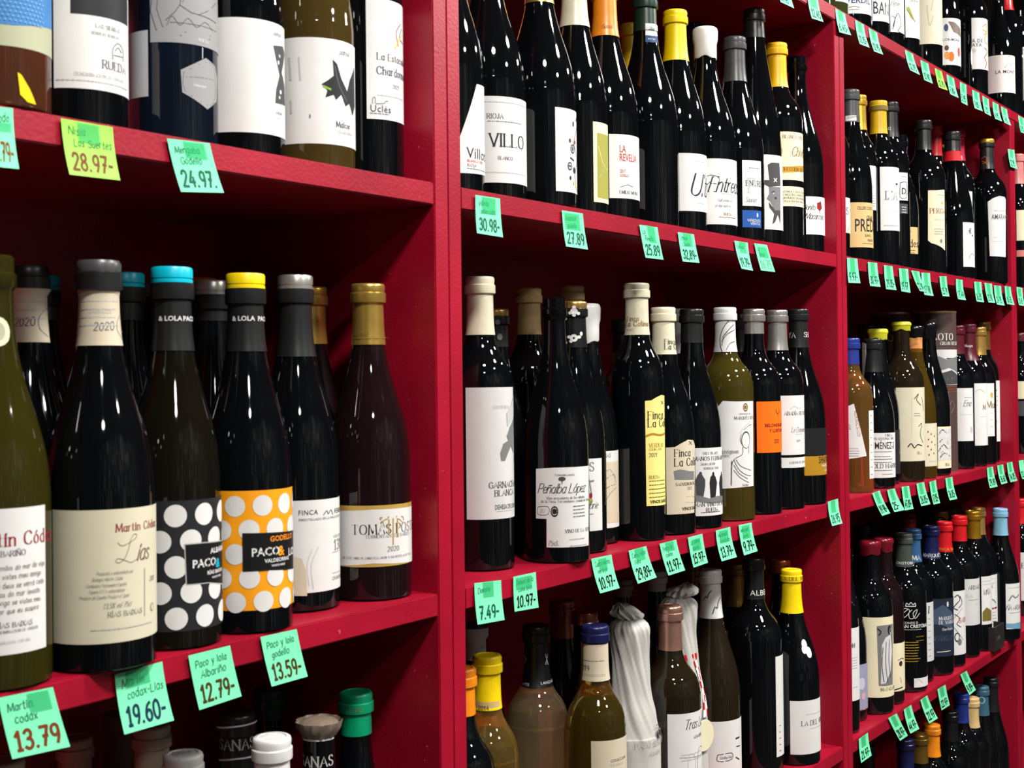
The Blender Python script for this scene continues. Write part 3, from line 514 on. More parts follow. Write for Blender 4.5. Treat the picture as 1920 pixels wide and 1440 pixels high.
('1C',-0.1444,0.0689,-2.345,0.309,0.0389,'bur','blk',0.0145,('screw','black',76.1,'silver'),[(39.5,-1.75,1.75,101.9,18.1,'white',[('T','FINCA',0.7,88.8,4.5,'B','char'),('K',[(25.5,87.7),(29.4,91.3),(31.5,88.2),(35.3,91.7),(37.7,87)],'char',0.75),('T','FERRERA',40.5,87.7,4.5,'B','char'),('T','EMBOTELLADO EN LA FINCA DESDE',1.2,83.5,2.2,'B','grey'),('T','COLECCION',39.1,65.3,2.5,'S','grey'),('T','1310',39.8,53.9,9.5,'S','grey'),('P',[(-3,51.3),(3.7,49.6),(7.4,38.8),(8.2,15.6),(-3.3,16.2)],'paper'),('K',[(13.6,57.7),(8.5,43.6),(10.2,24.2)],'ltgrey',0.5),('K',[(20,59.6),(12.4,43.3),(14.2,21.4)],'ltgrey',0.5),('L',37.1,57.3,51.8,48.3,1,'ltgrey'),('T','CHARDONNAY',36.6,26.8,3,'S','grey'),('L',36.7,57.3,32.7,30.3,1,'ltgrey')],None,'label')],'bottle with a white embossed label and silver-topped black capsule','bottle','wine bottle',()),
('1C',-0.061,0.1317,-2.357,0.305,0.0389,'bur','blk',0.0145,('std','gold',58),[],'gold-capsuled bottle standing behind the white embossed label','bottle','wine bottle',()),
('1C',-0.062,0.0523,-2.401,0.3042,0.0399,'bur','wine',0.0145,('std','gold',59.6),[(40.5,-1.75,1.75,91.1,32.9,'gold',[('P',[(-49.2,85),(3.4,87.4),(58.7,86.6),(58.7,89.4),(58.7,33.5),(54.8,32.9),(2.8,36.3),(-51,31.8)],'white'),('T','TOMÁS POSTIGO',-17.8,63.9,9,'S','char'),('T','FERMENTADO EN BARRICA',-4,60,3.2,'S','dgrey'),('K',[(10,77.4),(11.1,79.4),(34,78.7),(36.4,75.3)],'gold2',1.58),('K',[(18.2,76.9),(18,62.6)],'gold2',1.58),('K',[(22.9,77.6),(22.6,52.9)],'gold2',1.58),('K',[(28.1,77.2),(27.8,59.7)],'gold2',1.58),('K',[(13.7,70.5),(12.1,75.8),(17.1,78)],'gold2',1.06),('K',[(30.8,69.2),(35.5,72.3),(29.5,77)],'gold2',1.06),('T','2020',16.7,46.8,4.7,'S','dgrey'),('T','DE ESTE VINO SE EMBOTELLARON 9.350 BOTELLAS DE 75 CL',-28.5,40.3,2.1,'S','dgrey')],None,'label'),(15.3,-1.75,1.75,250.2,248.1,'none',[('K',[(-22.2,251.2),(-0.6,250.7),(22.2,251.5)],'dgold',1.06),('T','POSTIGO',-16.7,253.7,3.2,'S','dgold')],None,'capsule_lettering')],'dark bottle with gold capsule and gold-edged white label, alone by the side panel','bottle','wine bottle',()),
('1D',-0.4294,0.1,-2.132,0.3227,0.0369,'bur','blk',0.0145,('std','beige',34.1),[],'beige ribbed capsule at the lower picture corner','bottle','wine bottle',()),
('1D',-0.2666,0.2405,-2.181,0.2795,0.0369,'bur','blk',0.0145,('std','beige',65),[],'beige ribbed capsule under the first price note','bottle','wine bottle',()),
('1D',-0.1968,0.2665,-2.213,0.2833,0.0369,'bur','blk',0.0145,('std','taupe',54.3),[],'dim taupe capsule behind the beige ribbed capsule','bottle','wine bottle',()),
('1D',-0.2565,0.1409,-2.236,0.3035,0.0369,'bur','blk',0.0145,('std','beige',58.9),[],'beige capsule behind the stamped white capsule','bottle','wine bottle',()),
('1D',-0.2875,0.0607,-2.259,0.2991,0.0369,'bur','blk',0.0145,('std','white',51.7),[],'white capsule with dark writing stamped on its top','bottle','wine bottle',('topstamp',)),
('1D',-0.1989,0.0936,-2.298,0.309,0.0369,'bur','blk',0.0145,('std','black',73.4),[(15.3,-1.75,1.75,307.5,303.7,'none',[('K',[(-22.2,297.7),(-1,300.9),(21.2,301.2)],'white',1.45),('K',[(-22.2,267.9),(-1.3,271.4),(19.9,270.2)],'white',1.45),('T','SANAS',-18.7,279.1,9.2,'S','ltgrey')],None,'neck_sleeve_lettering')],'black-sleeved neck with two white rings behind the white capsule','bottle','wine bottle',()),
('1D',-0.059,0.2,-2.323,0.2883,0.0369,'bur','blk',0.0145,('std','dgreen',30.6),[],'dark green capsule deep in the shade under the orange dots','bottle','wine bottle',()),
('1D',-0.2255,0.0195,-2.325,0.3052,0.0369,'bur','blk',0.0145,('std','white',67.5),[],'plain white screw capsule at the bottom shelf front','bottle','wine bottle',()),
('1D',-0.1526,0.0353,-2.36,0.3023,0.0369,'bur','blk',0.0145,('dome','taupe',15.7),[(15.3,-1.75,0.97,290.8,262,'none',[('K',[(-22.2,284.9),(-1.6,285.7),(17,285.4)],'white',1.46),('T','SANAS',-22.2,262,9.2,'S','ltgrey')],None,'neck_sleeve_lettering')],'black-sleeved neck topped with a crumpled metallic dome','bottle','wine bottle',()),
('1D',-0.0663,0.07,-2.389,0.3038,0.0369,'bur','blk',0.0145,('std','green2',40.3),[(15.3,-1.18,1.75,294.6,286.3,'none',[('T','ETO',-4.9,287.9,4.2,'S','dgold')],None,'capsule_lettering')],'emerald green capsule by the side panel','bottle','wine bottle',()),
('2B',0.0611,0.0492,-2.464,0.3,0.039,'bur','blk',0.0145,None,[(39.6,-0.14,2.16,107.8,16.9,'white',[('T','Villota',20.5,34.5,11.3,'B','char'),('T','BLANCO 2020',21.1,30.1,2.8,'B','red'),('T','RIOJA',21,25.2,3.4,'B','grey'),('L',21,55.5,22.9,26.1,1,'grey')],[(35.9,112.6),(57.4,113.6),(57.4,19.6),(10.1,17.9),(10.5,48.8)],'label')],'dark bottle with a slanted white label half hidden by the post','bottle','wine bottle',()),
('2B',0.1415,0.0543,-2.497,0.3,0.0409,'bur','blk',0.0145,None,[(41.6,-0.2,2.1,110.8,17.3,'white',[('T','RIOJA',-2.1,86.6,5.3,'S','char'),('L',-2.2,42,83.1,83.7,1,'grey'),('T','VILLO',0.4,56.5,13.7,'S','char'),('T','BLANCO',9.6,42.2,3.6,'S','dgrey'),('L',-8,52.1,27.9,28.8,1,'ltgrey'),('L',-7.2,55.8,104.1,106.8,1,'ltgrey')],None,'label')],'dark bottle with a large white label headed in black capitals','bottle','wine bottle',()),
('2B',0.2228,0.0409,-2.537,0.3,0.0409,'bur','blk',0.0145,('std','gold2',63.6),[(41.5,0.41,2.71,110.8,16,'white',[('K',[(58.4,19.1),(49.3,36.2),(60.2,56.2),(47.1,72.5),(60.2,93.2)],'char',1.23),('E',44.2,66,4.94,5.55,'dgrey'),('E',44.2,66,3.09,3.7,'white'),('E',38,45.7,4.32,4.94,'dgrey'),('E',38,45.7,2.47,3.09,'white'),('E',47.8,42.1,3.09,3.7,'char'),('E',38.6,74.9,1.85,2.47,'char'),('E',46.3,95,1.85,3.09,'char'),('E',38.8,32.5,1.85,2.47,'char'),('E',50.6,74.3,1.85,2.47,'red'),('E',45.9,26.6,1.23,2.47,'green'),('E',52.7,24.5,1.23,3.7,'yellow'),('K',[(46.6,52.9),(39.2,55.6)],'char',1.85),('K',[(56.6,99.9),(60.2,105.5)],'char',1.85)],None,'label')],'dark bottle with a white label and a climbing black blossom stem','bottle','wine bottle',()),
('2B',0.3026,0.0447,-2.565,0.3,0.0384,'bur','blk',0.0145,('std','cream2',73.2),[(39,0.56,2.86,107.9,12.7,'cream',[('P',[(28,95),(41.3,94.9),(56.5,94.9),(56.5,18.5),(40.7,17.8),(27.7,18.5)],'olivel'),('K',[(29.5,79.5),(36.9,61.5),(48.1,52.9)],'cream',0.64),('K',[(30.6,41.9),(41.7,55.8),(54.4,70.4)],'sage',0.77)],None,'label')],'cream-capsuled bottle with a narrow olive leaf picture label','bottle','wine bottle',()),
('2B',0.3823,0.0508,-2.588,0.3,0.0409,'bur','blk',0.0145,('std','orange',67.7),[(41.5,0.08,2.38,104.1,25.2,'white',[('T','LA',16.4,81.9,9.4,'N','dred2'),('T','REVELÍA',16.3,71.4,9.4,'N','dred2'),('T','2017',16.8,56.4,4.7,'N','dred2'),('T','GODELLO',16.8,51.8,3.3,'N','dred2'),('T','EMILIO MORO',16.5,30.9,4,'S','dgrey'),('K',[(17.3,38.8),(23.3,41),(29,42.1),(37.6,40.2)],'grey',0.67)],None,'label'),(15.3,-1.12,1.75,239.6,238.3,'none',[('T','Galdoli',-3.8,241.1,4.7,'C','brown')],None,'capsule_lettering')],'orange-capsuled bottle with a white label lettered in red','bottle','wine bottle',()),
('2B',0.639,0.165,-2.608,0.3239,0.0364,'bor','blk',0.0145,('std','yellow3',73.8),[],'mustard-capped bottle in the back between the orange and green capsules','bottle','wine bottle',()),
('2B',0.4827,0.05,-2.62,0.31,0.0419,'bur','blk',0.0145,('std','bottlegreen',49.9),[(15.3,0.01,2.31,268.9,244.9,'white',[('T','Rías',4.5,259.4,4.9,'C','char'),('P',[(0.1,253.1),(9,252.7),(22.2,254.5),(22.2,245.3),(8.9,243.6),(0,244)],'navy2'),('T','BAIXAS',2.9,247.4,2.1,'B','white')],None,'neck_seal')],'tall embossed dark bottle with a green capsule and paper seal','bottle','wine bottle',()),
('2B',0.5653,0.05,-2.643,0.3071,0.0402,'bur','blk',0.0145,('std','yellow',70.6),[(40.8,0.07,2.37,105,27,'white',[('T','Ultreia',17.5,48.2,29.4,'C','char'),('L',29.3,46.5,94.2,94.6,1,'ltgrey'),('L',28.4,44.8,37.9,37.8,1,'ltgrey')],None,'label')],'bright yellow capsule bottle with black script on a white label','bottle','wine bottle',()),
('2B',0.8077,0.1631,-2.651,0.3247,0.0355,'bur','blk',0.0145,('std','black',47),[],'black capsule just visible beside the bright yellow one','bottle','wine bottle',()),
('2B',0.7497,0.1196,-2.657,0.3412,0.0364,'bur','blk',0.0145,('bare','black',16.2),[],'tall bare black neck behind the white wax top','bottle','wine bottle',()),
('2B',0.6491,0.0477,-2.666,0.3012,0.0419,'bur','blk',0.0145,('wax','waxw',44.4),[(42.5,-0.28,2.02,107.9,15.9,'white',[('T','Entreasi',1.6,61.5,20.7,'C','char'),('K',[(6.2,76.4),(-2,70.6),(-4.1,79.7),(6.3,84.7),(17.9,80.2),(15.4,70.4)],'char',0.77),('L',21.8,47.5,58.6,59,1,'ltgrey'),('T','Guilt premier cru',15.1,47.9,3.8,'C','grey'),('T','un deja vaurin en',11.1,40.3,3.8,'C','grey'),('T','RUEDA',24.8,28.6,3.8,'S','dgold'),('K',[(17.2,26.1),(50.3,25.9)],'dgold',0.77)],None,'label')],'white-waxed bottle with a large white label in looping script','bottle','wine bottle',()),
('2B',0.7321,0.0421,-2.688,0.3033,0.0407,'bur','blk',0.0145,('std','dgrey',66.9),[(41.4,0.21,1.05,115.8,49.6,'white',[('T','ENTRE',14.4,78.6,7.9,'S','char'),('T','Saurian',12.5,55.3,6.3,'C','grey'),('T','P',18.4,69.3,20.6,'S','ltgrey'),('L',18.9,39.4,104.3,104.2,1,'grey')],None,'label'),(41.4,0.2,1.02,43.3,18.4,'blue2',[('T','VIÑEDOS',15.3,26.6,4,'B','white'),('T','VENTA',20.3,22,4,'B','white'),('E',33.2,36.6,1.58,3.17,'white')],None,'label')],'grey-capsuled bottle with a white label over a blue panel','bottle','wine bottle',()),
('2B',0.8127,0.0482,-2.703,0.3643,0.0394,'rhine','blk',0.0145,('std','black',45.5),[(40,0.15,2.45,135.4,22.9,'pinkw',[('P',[(18.1,120.1),(24.6,123.6),(42.7,124.4),(45.4,92.5),(45.3,90.1),(20.3,86.6),(7,92.8),(7.9,96.8),(20.5,97)],'dgrey'),('P',[(19.4,86.5),(45.3,88.4),(44.2,52.1),(30.6,50.2),(21.8,64.2),(15.7,68.8),(20.2,77)],'grey'),('P',[(19.1,64.1),(30.6,51.8),(44.2,52.9),(43.6,31.9),(36.5,45.8),(30.3,34.1),(25.1,30.7),(28.4,46.9),(19.9,56.1)],'dgrey'),('K',[(29.3,99.9),(34.9,95.5)],'white',1.63),('K',[(35,100.3),(29.2,95)],'white',1.63),('K',[(24.9,78.8),(30,80.7)],'char',1.22),('E',32.1,70.4,2.45,1.63,'char'),('E',27.9,77.3,1.22,0.82,'white')],None,'label')],'tallest slim black bottle with a bearded hat man on its label','bottle','wine bottle',()),
('2B',0.8911,0.0468,-2.72,0.3272,0.0384,'bor','blk',0.0145,('std','yellow4',71),[(39,-0.06,2.24,181.4,106.3,'cream',[('T','BLANCO 2018',7.9,171.1,5.1,'S','grey'),('E',2.8,151.3,4.23,7.61,'olivel'),('E',2.8,151.3,2.54,5.07,'cream'),('T','Chivite',21.6,143.9,14.4,'C','olive2'),('P',[(-1.6,126.6),(20.4,127.3),(56.5,131.5),(56.5,122.3),(20.3,118.1),(-1.7,117.4)],'gold3'),('T','COLECCION 125',0.8,120.6,5.1,'S','char'),('L',7.2,45.4,113.8,113.5,2,'sage')],None,'label'),(39,-0.08,2.22,96.3,65.5,'cream',[('T','VENDIMIA Y SELECCION DE',-0.5,86.6,3.4,'B','grey'),('T','LOS MEJORES VIÑEDOS Y',-0.5,81.7,3.4,'B','grey'),('T','ELABORADO EN NUESTRA',-0.6,76.7,3.4,'B','dgrey'),('T','BODEGA EN NAVARRA',-0.7,71.7,3.4,'B','grey')],None,'label')],'golden-yellow capsule bottle with two cream labels and an amber band','bottle','wine bottle',()),
('2B',0.9705,0.047,-2.735,0.3216,0.0404,'bur','blk',0.0145,('bare','black',35.6),[(41,0.27,2.57,88.8,27.9,'white',[('T','Bonito',6.1,67.3,8.7,'C','char'),('T','Macarcola',9.3,52.7,9.6,'C','char'),('P',[(31.8,78.9),(41.3,81.3),(44.5,71.3),(38,65.6),(31.7,70.3)],'dred'),('E',39.7,79.4,1.74,2.61,'char'),('K',[(38,66.5),(39.3,62.3)],'char',0.87)],None,'label')],'dark bottle by the side panel with a low label and small cockerel','bottle','wine bottle',()),
('2C',0.1385,0.0678,-2.488,0.3227,0.0357,'bor','blk',0.0145,('std','cream2',64.7),[(36.2,-0.48,1.82,200,56.6,'pale',[('T','GARNACHA',8,90.4,6.5,'S','dgrey'),('T','BLANCA',14.6,81.5,6.5,'S','dgrey'),('T','DEHESA DE LUNA',14.4,67,5.3,'N','dgrey'),('L',16.9,41.5,64.5,61.3,1,'ltgrey'),('T','ECO DEHESA',13.8,177.2,3,'S','ltgrey'),('P',[(49.9,165),(38.5,156.6),(31.8,146.3),(34.7,141.5),(26.5,138.4),(21.9,128.2),(23.2,119.9),(28.7,119.6),(34.5,128.7),(40.6,135.3),(47.7,126.7)],'grey'),('P',[(52,191.5),(41.9,180),(32.3,171.5),(33,156.8),(41.4,162.3),(52.5,167.8)],'ltgrey')],None,'label')],'tall dark bottle with ivory capsule and tall pale label, first past the post','bottle','wine bottle',()),
('2C',0.2505,0.13,-2.5,0.293,0.0364,'bur','blk',0.0145,('std','black',45.9,'gold2'),[(15.3,-0.56,0.61,285,241.2,'none',[('E',2.4,276.6,2.6,3.25,'grey'),('E',4.9,259.2,3.25,3.91,'grey'),('E',-1.8,247.6,3.25,3.91,'grey')],None,'neck_sleeve')],'dark floral-sleeved neck hidden behind the ivory capsule','bottle','wine bottle',()),
('2C',0.3239,0.1323,-2.526,0.322,0.0364,'bor','blk',0.0145,('std','tan',58.7),[(37,-0.92,-0.1,101.7,6,'dimw',[],None,'label')],'shadowed tan-capsuled bottle behind the first gap','bottle','wine bottle',()),
('2C',0.2322,0.0313,-2.546,0.3023,0.0383,'bur','blk',0.0128,('bare','ink',33.9),[(38.9,-0.64,1.75,107.5,19.7,'white',[('E',6.7,95.5,4.32,2.47,'dgrey'),('K',[(6.7,95.5),(6.6,90.1)],'dgrey',0.93),('T','TORREMILANOS',-1.7,98.7,2.2,'B','dgrey'),('T','Peñalba López',-21.8,79.6,10.5,'C','char'),('T','Vino procedente de los viñedos',-11.2,72.7,2.8,'S','dgrey'),('T','de la Finca Torremilanos Aranda de Duero',-17.7,68.9,2.8,'S','dgrey'),('K',[(-22,63.9),(-9.4,64.4),(-9.5,55.9),(-22.1,55.5),(-22,63.9)],'dgrey',0.49),('T','EU',-19.2,57.4,4.3,'C','grey'),('E',-2.2,59,4.32,6.17,'char'),('E',-2.2,59,3.09,4.32,'white'),('K',[(-4.6,60.2),(0.8,60.2)],'char',0.62),('K',[(-4.6,57.8),(0.8,57.8)],'char',0.62),('K',[(-2.1,63.2),(-2.2,54.8)],'char',0.62),('L',19.8,38.3,63.7,52,4,'grey'),('T','VINO DE LA TIERRA',9.7,34.8,3.7,'S','dgrey'),('T','75cl.',-9.9,21.1,4.9,'S','grey'),('L',15.3,42.5,26.7,19.3,2,'ltgrey')],[(-24.3,106.7),(-2.2,108.3),(16.3,108.5),(51.1,108.2),(47.2,17.5),(12,18.4),(-11.8,18.6),(-11.5,50.5),(-25.1,50.5)],'label')],'slim-necked black bottle with a stepped white label in brush script','bottle','wine bottle',()),
('2C',0.4307,0.1372,-2.56,0.33,0.0364,'bor','blk',0.0145,('std','tan',73.4),[],'tan capsule rising behind the black floral neck','bottle','wine bottle',()),
('2C',0.3055,0.0527,-2.561,0.3011,0.0375,'bur','blk',0.0145,('std','ink',55.9,'gold2'),[(15.3,-0.77,0.82,294.4,246.4,'none',[('E',0.5,288.6,3.87,3.87,'white'),('E',-3.4,286.7,1.94,1.94,'white'),('E',5,286,1.94,1.94,'white'),('E',0.5,284.1,1.94,1.94,'white'),('E',0.6,293.7,1.94,1.94,'white'),('E',-9.9,280.5,1.94,1.94,'white'),('E',0.1,256.6,4.52,4.52,'white'),('E',-5.1,258,2.58,1.94,'white'),('E',6.1,257.8,2.58,1.94,'white'),('E',-3.1,252.8,1.94,1.94,'white'),('E',9,261.7,1.94,2.58,'white'),('E',-9.5,251,1.94,1.94,'white'),('E',0.1,256.6,1.29,1.29,'ink')],None,'capsule_print'),(38,-0.05,0.98,112.8,27,'white',[('T','S',17.9,98.1,10.3,'S','grey'),('K',[(12.9,85.1),(22.9,86.5)],'grey',1.94),('T','Ubrie',11.2,53.6,8.4,'C','dgrey'),('E',18.9,69,1.94,3.87,'dred'),('E',18.8,62.7,2.58,3.23,'olivel'),('K',[(17,88),(19.7,72.1)],'grey',1.29),('L',12.4,22.3,46.7,43.6,1,'grey')],None,'label')],'black bottle with white flowers on its capsule and a grey label sliver','bottle','wine bottle',()),
('2C',0.3795,0.0817,-2.571,0.3023,0.0381,'bur','blk',0.0145,('wax','waxw',48.7),[(38.7,0.28,2.58,116.6,20.5,'white',[('P',[(16.8,103.6),(30.9,102.9),(56,103.3),(56,25.6),(29.6,27),(15.8,27.3)],'paper'),('T','VIÑAS',15.4,108.9,4.8,'S','grey'),('K',[(19.4,77.5),(26.9,83.8),(39.5,86.3),(42,76.1)],'dgrey',0.68),('K',[(19.3,66.3),(28.5,72.4),(42,74.1)],'dgrey',0.68),('K',[(19.9,50.9),(30.2,63.6),(41.8,69.4)],'dgrey',0.68),('K',[(19.6,87.5),(30.7,93.6),(42.1,79.4)],'grey',0.68),('K',[(21.5,57.5),(19,47.7)],'dgrey',0.68)],None,'label')],'white wax-dipped bottle with hands drawn on a cream label','bottle','wine bottle',()),
('2C',0.5662,0.14,-2.6,0.289,0.0364,'bor','amber',0.0145,('std','black',45.6),[],'amber glass bottle glimpsed behind the yellow-labelled bottle','bottle','wine bottle',()),
('2C',0.4415,0.044,-2.61,0.3295,0.0339,'bor','blk',0.0145,('std','cream2',66.9),[(34.4,0.24,2.54,183.4,44.4,'paleyel',[('T','Finca',13.1,155,9.7,'S','char'),('T','La Colina',13,144.8,9.7,'S','char'),('K',[(10,133.4),(18.9,135.9),(33.1,134),(49.9,135.9)],'gold3',2.76),('T','VERDEJO',14.1,119.1,4.8,'S','gold3'),('T','COLINA SUR',14,115,2.8,'S','gold3'),('T','2021',13.9,106.9,4.8,'S','dgrey'),('T','RUEDA',13.6,79.1,4.1,'S','dgold'),('L',13.5,46.9,75.8,55.1,5,'dgold'),('T','VINOS SANZ',14.6,48,4.1,'X','char'),('K',[(35.4,177.6),(41.8,173.3)],'dgrey',0.83),('K',[(42,177.4),(35.3,173.5)],'dgrey',0.83)],[(9.1,178.1),(17.9,178.6),(24.7,181.9),(35.6,185.1),(49.9,184.1),(49.9,178.5),(49.9,44.5),(26.1,44.6),(9.6,44.8)],'label'),(15.3,-0.99,1.75,312.1,264.1,'none',[('T','Finca',-13.1,280.9,5.5,'S','dgold'),('T','La Colina',-15.5,274.1,6.2,'S','dgold'),('L',-13.3,-3.5,269.9,268.3,2,'dgold')],None,'capsule_lettering')],'cream-capsuled bottle with a tall wavy-topped yellow label','bottle','wine bottle',()),
('2C',0.5164,0.0471,-2.631,0.3011,0.0405,'bur','blk',0.0145,('std','ivory',63.1),[(41.1,0.02,2.32,120.4,29.3,'paper',[('T','Finca',13.1,103.3,9.3,'S','char'),('T','La Colina',13,90.7,10,'S','char'),('P',[(11.4,84.5),(20.5,86.3),(37.1,83.3),(48.6,82.6),(48.2,71.3),(12.7,73.3)],'grey'),('T','SAUVIGNON BLANC',14.1,64.9,3.9,'S','dgrey'),('T','2022',32.4,59.1,3.6,'S','grey'),('K',[(30.3,50.1),(47.5,49.5),(47.3,41.8),(30.1,43.2)],'ltgrey',0.71),('T','VINOS SANZ',22.9,32.4,4.3,'X','char'),('K',[(36.7,122.7),(43,118.1)],'dgrey',0.86),('K',[(43.1,122.4),(36.7,118.5)],'dgrey',0.86)],[(1.3,115.3),(13.3,115.8),(22.6,120.4),(34.6,124.9),(48.1,123.5),(55,116.1),(48.7,27.5),(18.1,27.8),(1.6,27.5)],'label'),(15.3,-1.17,1.75,262.5,238.4,'none',[('T','Finca',1.5,251.9,6.4,'S','dgrey'),('T','La Colina',1.4,244.8,7.1,'S','dgrey'),('T','na',-20.4,243.8,6.4,'S','dgrey')],None,'capsule_lettering')],'ivory-capped bottle with a short wavy-topped beige label','bottle','wine bottle',()),
('2C',0.717,0.135,-2.642,0.309,0.0364,'bur','blk',0.0145,('std','ltgrey',67.1),[],'pale grey patterned capsule tucked behind the ivory one','bottle','wine bottle',()),
('2C',0.5966,0.047,-2.653,0.3016,0.0391,'bur','blk',0.0145,('std','black',47.2),[(39.7,-0.18,2.12,110.2,17.6,'white',[('T','TRES PILARES',12.9,101.1,3.3,'S','dgrey'),('T','MANOS FERNÁNDEZ',1.1,93.2,5.2,'S','char'),('T','Sendero del Mar',9,86.6,3.7,'C','dgrey'),('T','VERDEJO 2020',14.2,80.7,3,'S','char'),('P',[(3.3,41.7),(2.9,67.1),(5.2,72.9),(8.9,77.2),(12.6,72.7),(16.3,66.8),(16.2,58.1),(12.9,41.5)],'dgrey'),('E',9.6,75,2.23,2.97,'dgrey'),('P',[(24.3,41),(22.9,62.9),(24.7,70.8),(29.5,74.2),(33.6,70.4),(37,62.1),(33,40.5)],'char'),('E',29.5,74.2,1.93,2.97,'char'),('P',[(45.2,39.5),(42.5,61.7),(46.2,71),(54,73.3),(57.6,64.2),(57.6,38.3)],'char'),('E',50.8,73.5,1.49,2.97,'char'),('P',[(0.5,46.8),(8.5,45.2),(22.5,41.1),(37.8,43.8),(57.6,42),(57.6,33.9),(22.4,34.6),(0.4,38.1)],'grey'),('T','GRAN VINO DE RUEDA',-1.8,30.8,5.2,'S','dgrey'),('T','RUEDA',17.3,23.2,5.2,'S','char'),('L',9.7,44.6,22,18.3,1,'dgrey')],None,'label')],'black-capped bottle with three silhouetted figures on a white label','bottle','wine bottle',()),
('2C',0.6993,0.047,-2.678,0.3073,0.04,'bor','olive2g',0.0145,('std','white',64.8),[(40.6,-0.64,1.75,171.3,48.7,'white',[('E',30.4,162.5,4.67,6.22,'dgold'),('E',30.4,162.5,3.11,3.89,'white'),('T','HEREDEROS DEL',19.1,152,2.3,'S','grey'),('T','MARQUÉS DE R',11.7,145.3,4.3,'S','dgrey'),('E',30.6,115.9,8.55,12.44,'dgrey'),('E',30.6,115.1,7.39,10.89,'white'),('K',[(23.7,106.2),(23.5,95.6),(10.2,88.3),(6.2,74.7)],'char',0.78),('K',[(36,105.7),(35.8,96.5)],'dgrey',0.78),('K',[(7.1,86.1),(5.9,51.9)],'char',1.24),('K',[(10.2,88.3),(17.2,74.4),(28.7,66.4),(40.4,64.2)],'dgrey',0.78),('K',[(10.1,80.7),(17.9,68.3),(32.8,60)],'dgrey',0.78),('K',[(13.3,88.2),(21.5,78.1),(40.5,71.8)],'dgrey',0.78),('K',[(10,73.1),(19.5,62.2),(35,54.6)],'dgrey',0.78),('K',[(22.1,123.8),(20.3,116.2),(23.7,108.5)],'dgrey',0.78),('K',[(20.4,126.1),(27.9,135.1),(39.3,140.8)],'ltgrey',0.78),('K',[(26.8,130.5),(36.6,136.3),(43.7,137.6)],'grey',0.78),('T','Sauvignon',-12.5,97.4,5.4,'S','grey'),('T','Blanc',-9.5,92.1,4.7,'S','grey'),('T','Verdejo',21.9,49.9,3.9,'C','dgrey')],[(-25.4,154.5),(-14.9,159.9),(-4.7,172.1),(14.4,171.2),(50.9,171.1),(48.5,49),(21,48.4),(-27.1,45.7)],'label'),(15.3,-1.75,1.75,291.9,242.5,'none',[('K',[(-0.9,234.8),(-6.2,250.3),(-6.8,265.8),(-1.1,279.6),(5.2,287.2)],'char',0.93),('K',[(-4.6,251.8),(-1.2,267.2),(10.3,279.5)],'dgrey',0.78),('K',[(-4.5,258),(3.4,268.7),(16.2,274.9)],'dgrey',0.78),('K',[(-2.8,264.2),(6.7,276.4),(14.9,282.7)],'dgrey',0.78),('K',[(1.5,245.6),(6.4,254.8),(15.8,257.9)],'grey',0.78)],None,'capsule_drawing')],'olive glass bottle with white sketch label and white illustrated capsule','bottle','wine bottle',()),
('2C',0.9396,0.14,-2.689,0.3096,0.0364,'bur','blk',0.0145,('screw','black',63.7,'black'),[],'black screw capsule behind the white illustrated capsule','bottle','wine bottle',()),
('2C',0.7958,0.047,-2.7,0.3082,0.0392,'bor','blk',0.0145,('std','silver',37.7),[(39.8,0.06,2.36,168.7,92.2,'orange3',[('K',[(35.6,157.2),(36.8,152.4),(39.6,150.7),(44.6,152.1),(44.7,156.9)],'dred',1.13),('K',[(39.6,150.7),(39.5,147.5)],'dred',1.13),('T','BELONDRADE',14.5,130.7,4.9,'X','dred'),('T','Y LURTON',22.3,122.5,4.9,'X','dred'),('T','2020',31.1,106.3,6.5,'N','dred')],None,'label')],'silver-capped bottle with a bright orange label','bottle','wine bottle',()),
('2C',0.88,0.047,-2.717,0.3094,0.0396,'bor','blk',0.0145,('std','silver',63.2),[(40.2,0.06,2.36,175.7,84,'white',[('T','ABADÍA RETUERTA',9.3,145.4,5.5,'S','char'),('K',[(18.9,154.3),(26.7,159.1),(35.8,155.5),(49.6,158.5)],'ltgrey',0.84),('T','Le Domaine',20.2,118.9,7.5,'C','grey'),('T','2021',30,103.7,3.4,'S','dgrey'),('L',28,45.8,115.4,113.8,1,'ltgrey')],None,'label'),(40.2,0.05,2.35,79.9,64.2,'white',[('T','SARDON DE DUERO',16,70.5,3.4,'S','grey')],None,'label')],'silver-capped bottle with a white two-piece label by the end of the row','bottle','wine bottle',()),
('2C',0.9618,0.047,-2.733,0.3138,0.0416,'bur','blk',0.0145,('std','black',62.7),[(42.2,0.17,2.47,121.9,78.3,'ink2',[],None,'label'),(42.2,0.16,2.46,77.5,46.7,'gold3',[('T','SHAYA',32.3,65.7,11.3,'N','char'),('T','HABIS',39.9,59.4,5.2,'B','white'),('T','2019',48.3,52,4.3,'B','white')],None,'label'),(15.3,-1.75,1.75,276.9,266.6,'none',[('T','YA',-17.9,267.1,8.7,'S','white'),('T','SHAYA',9.2,268.2,7.8,'S','pinkw')],None,'capsule_lettering')],'black-capped bottle with a black label over a golden-brown band','bottle','wine bottle',()),
('2D',0.0819,0.0556,-2.47,0.3006,0.0364,'bor','blk',0.0145,('std','orange4',49.1),[],'orange-capped bottle half hidden behind the post','bottle','wine bottle',()),
('2D',0.1514,0.0731,-2.491,0.2994,0.0347,'bor','gold',0.0145,('std','yellow',58.7),[(15.3,-1.03,1.02,250.3,240.2,'tan',[('T','2014',-9.6,242,4.2,'S','char')],None,'neck_band')],'yellow-capped bottle of pale golden wine','bottle','wine bottle',()),
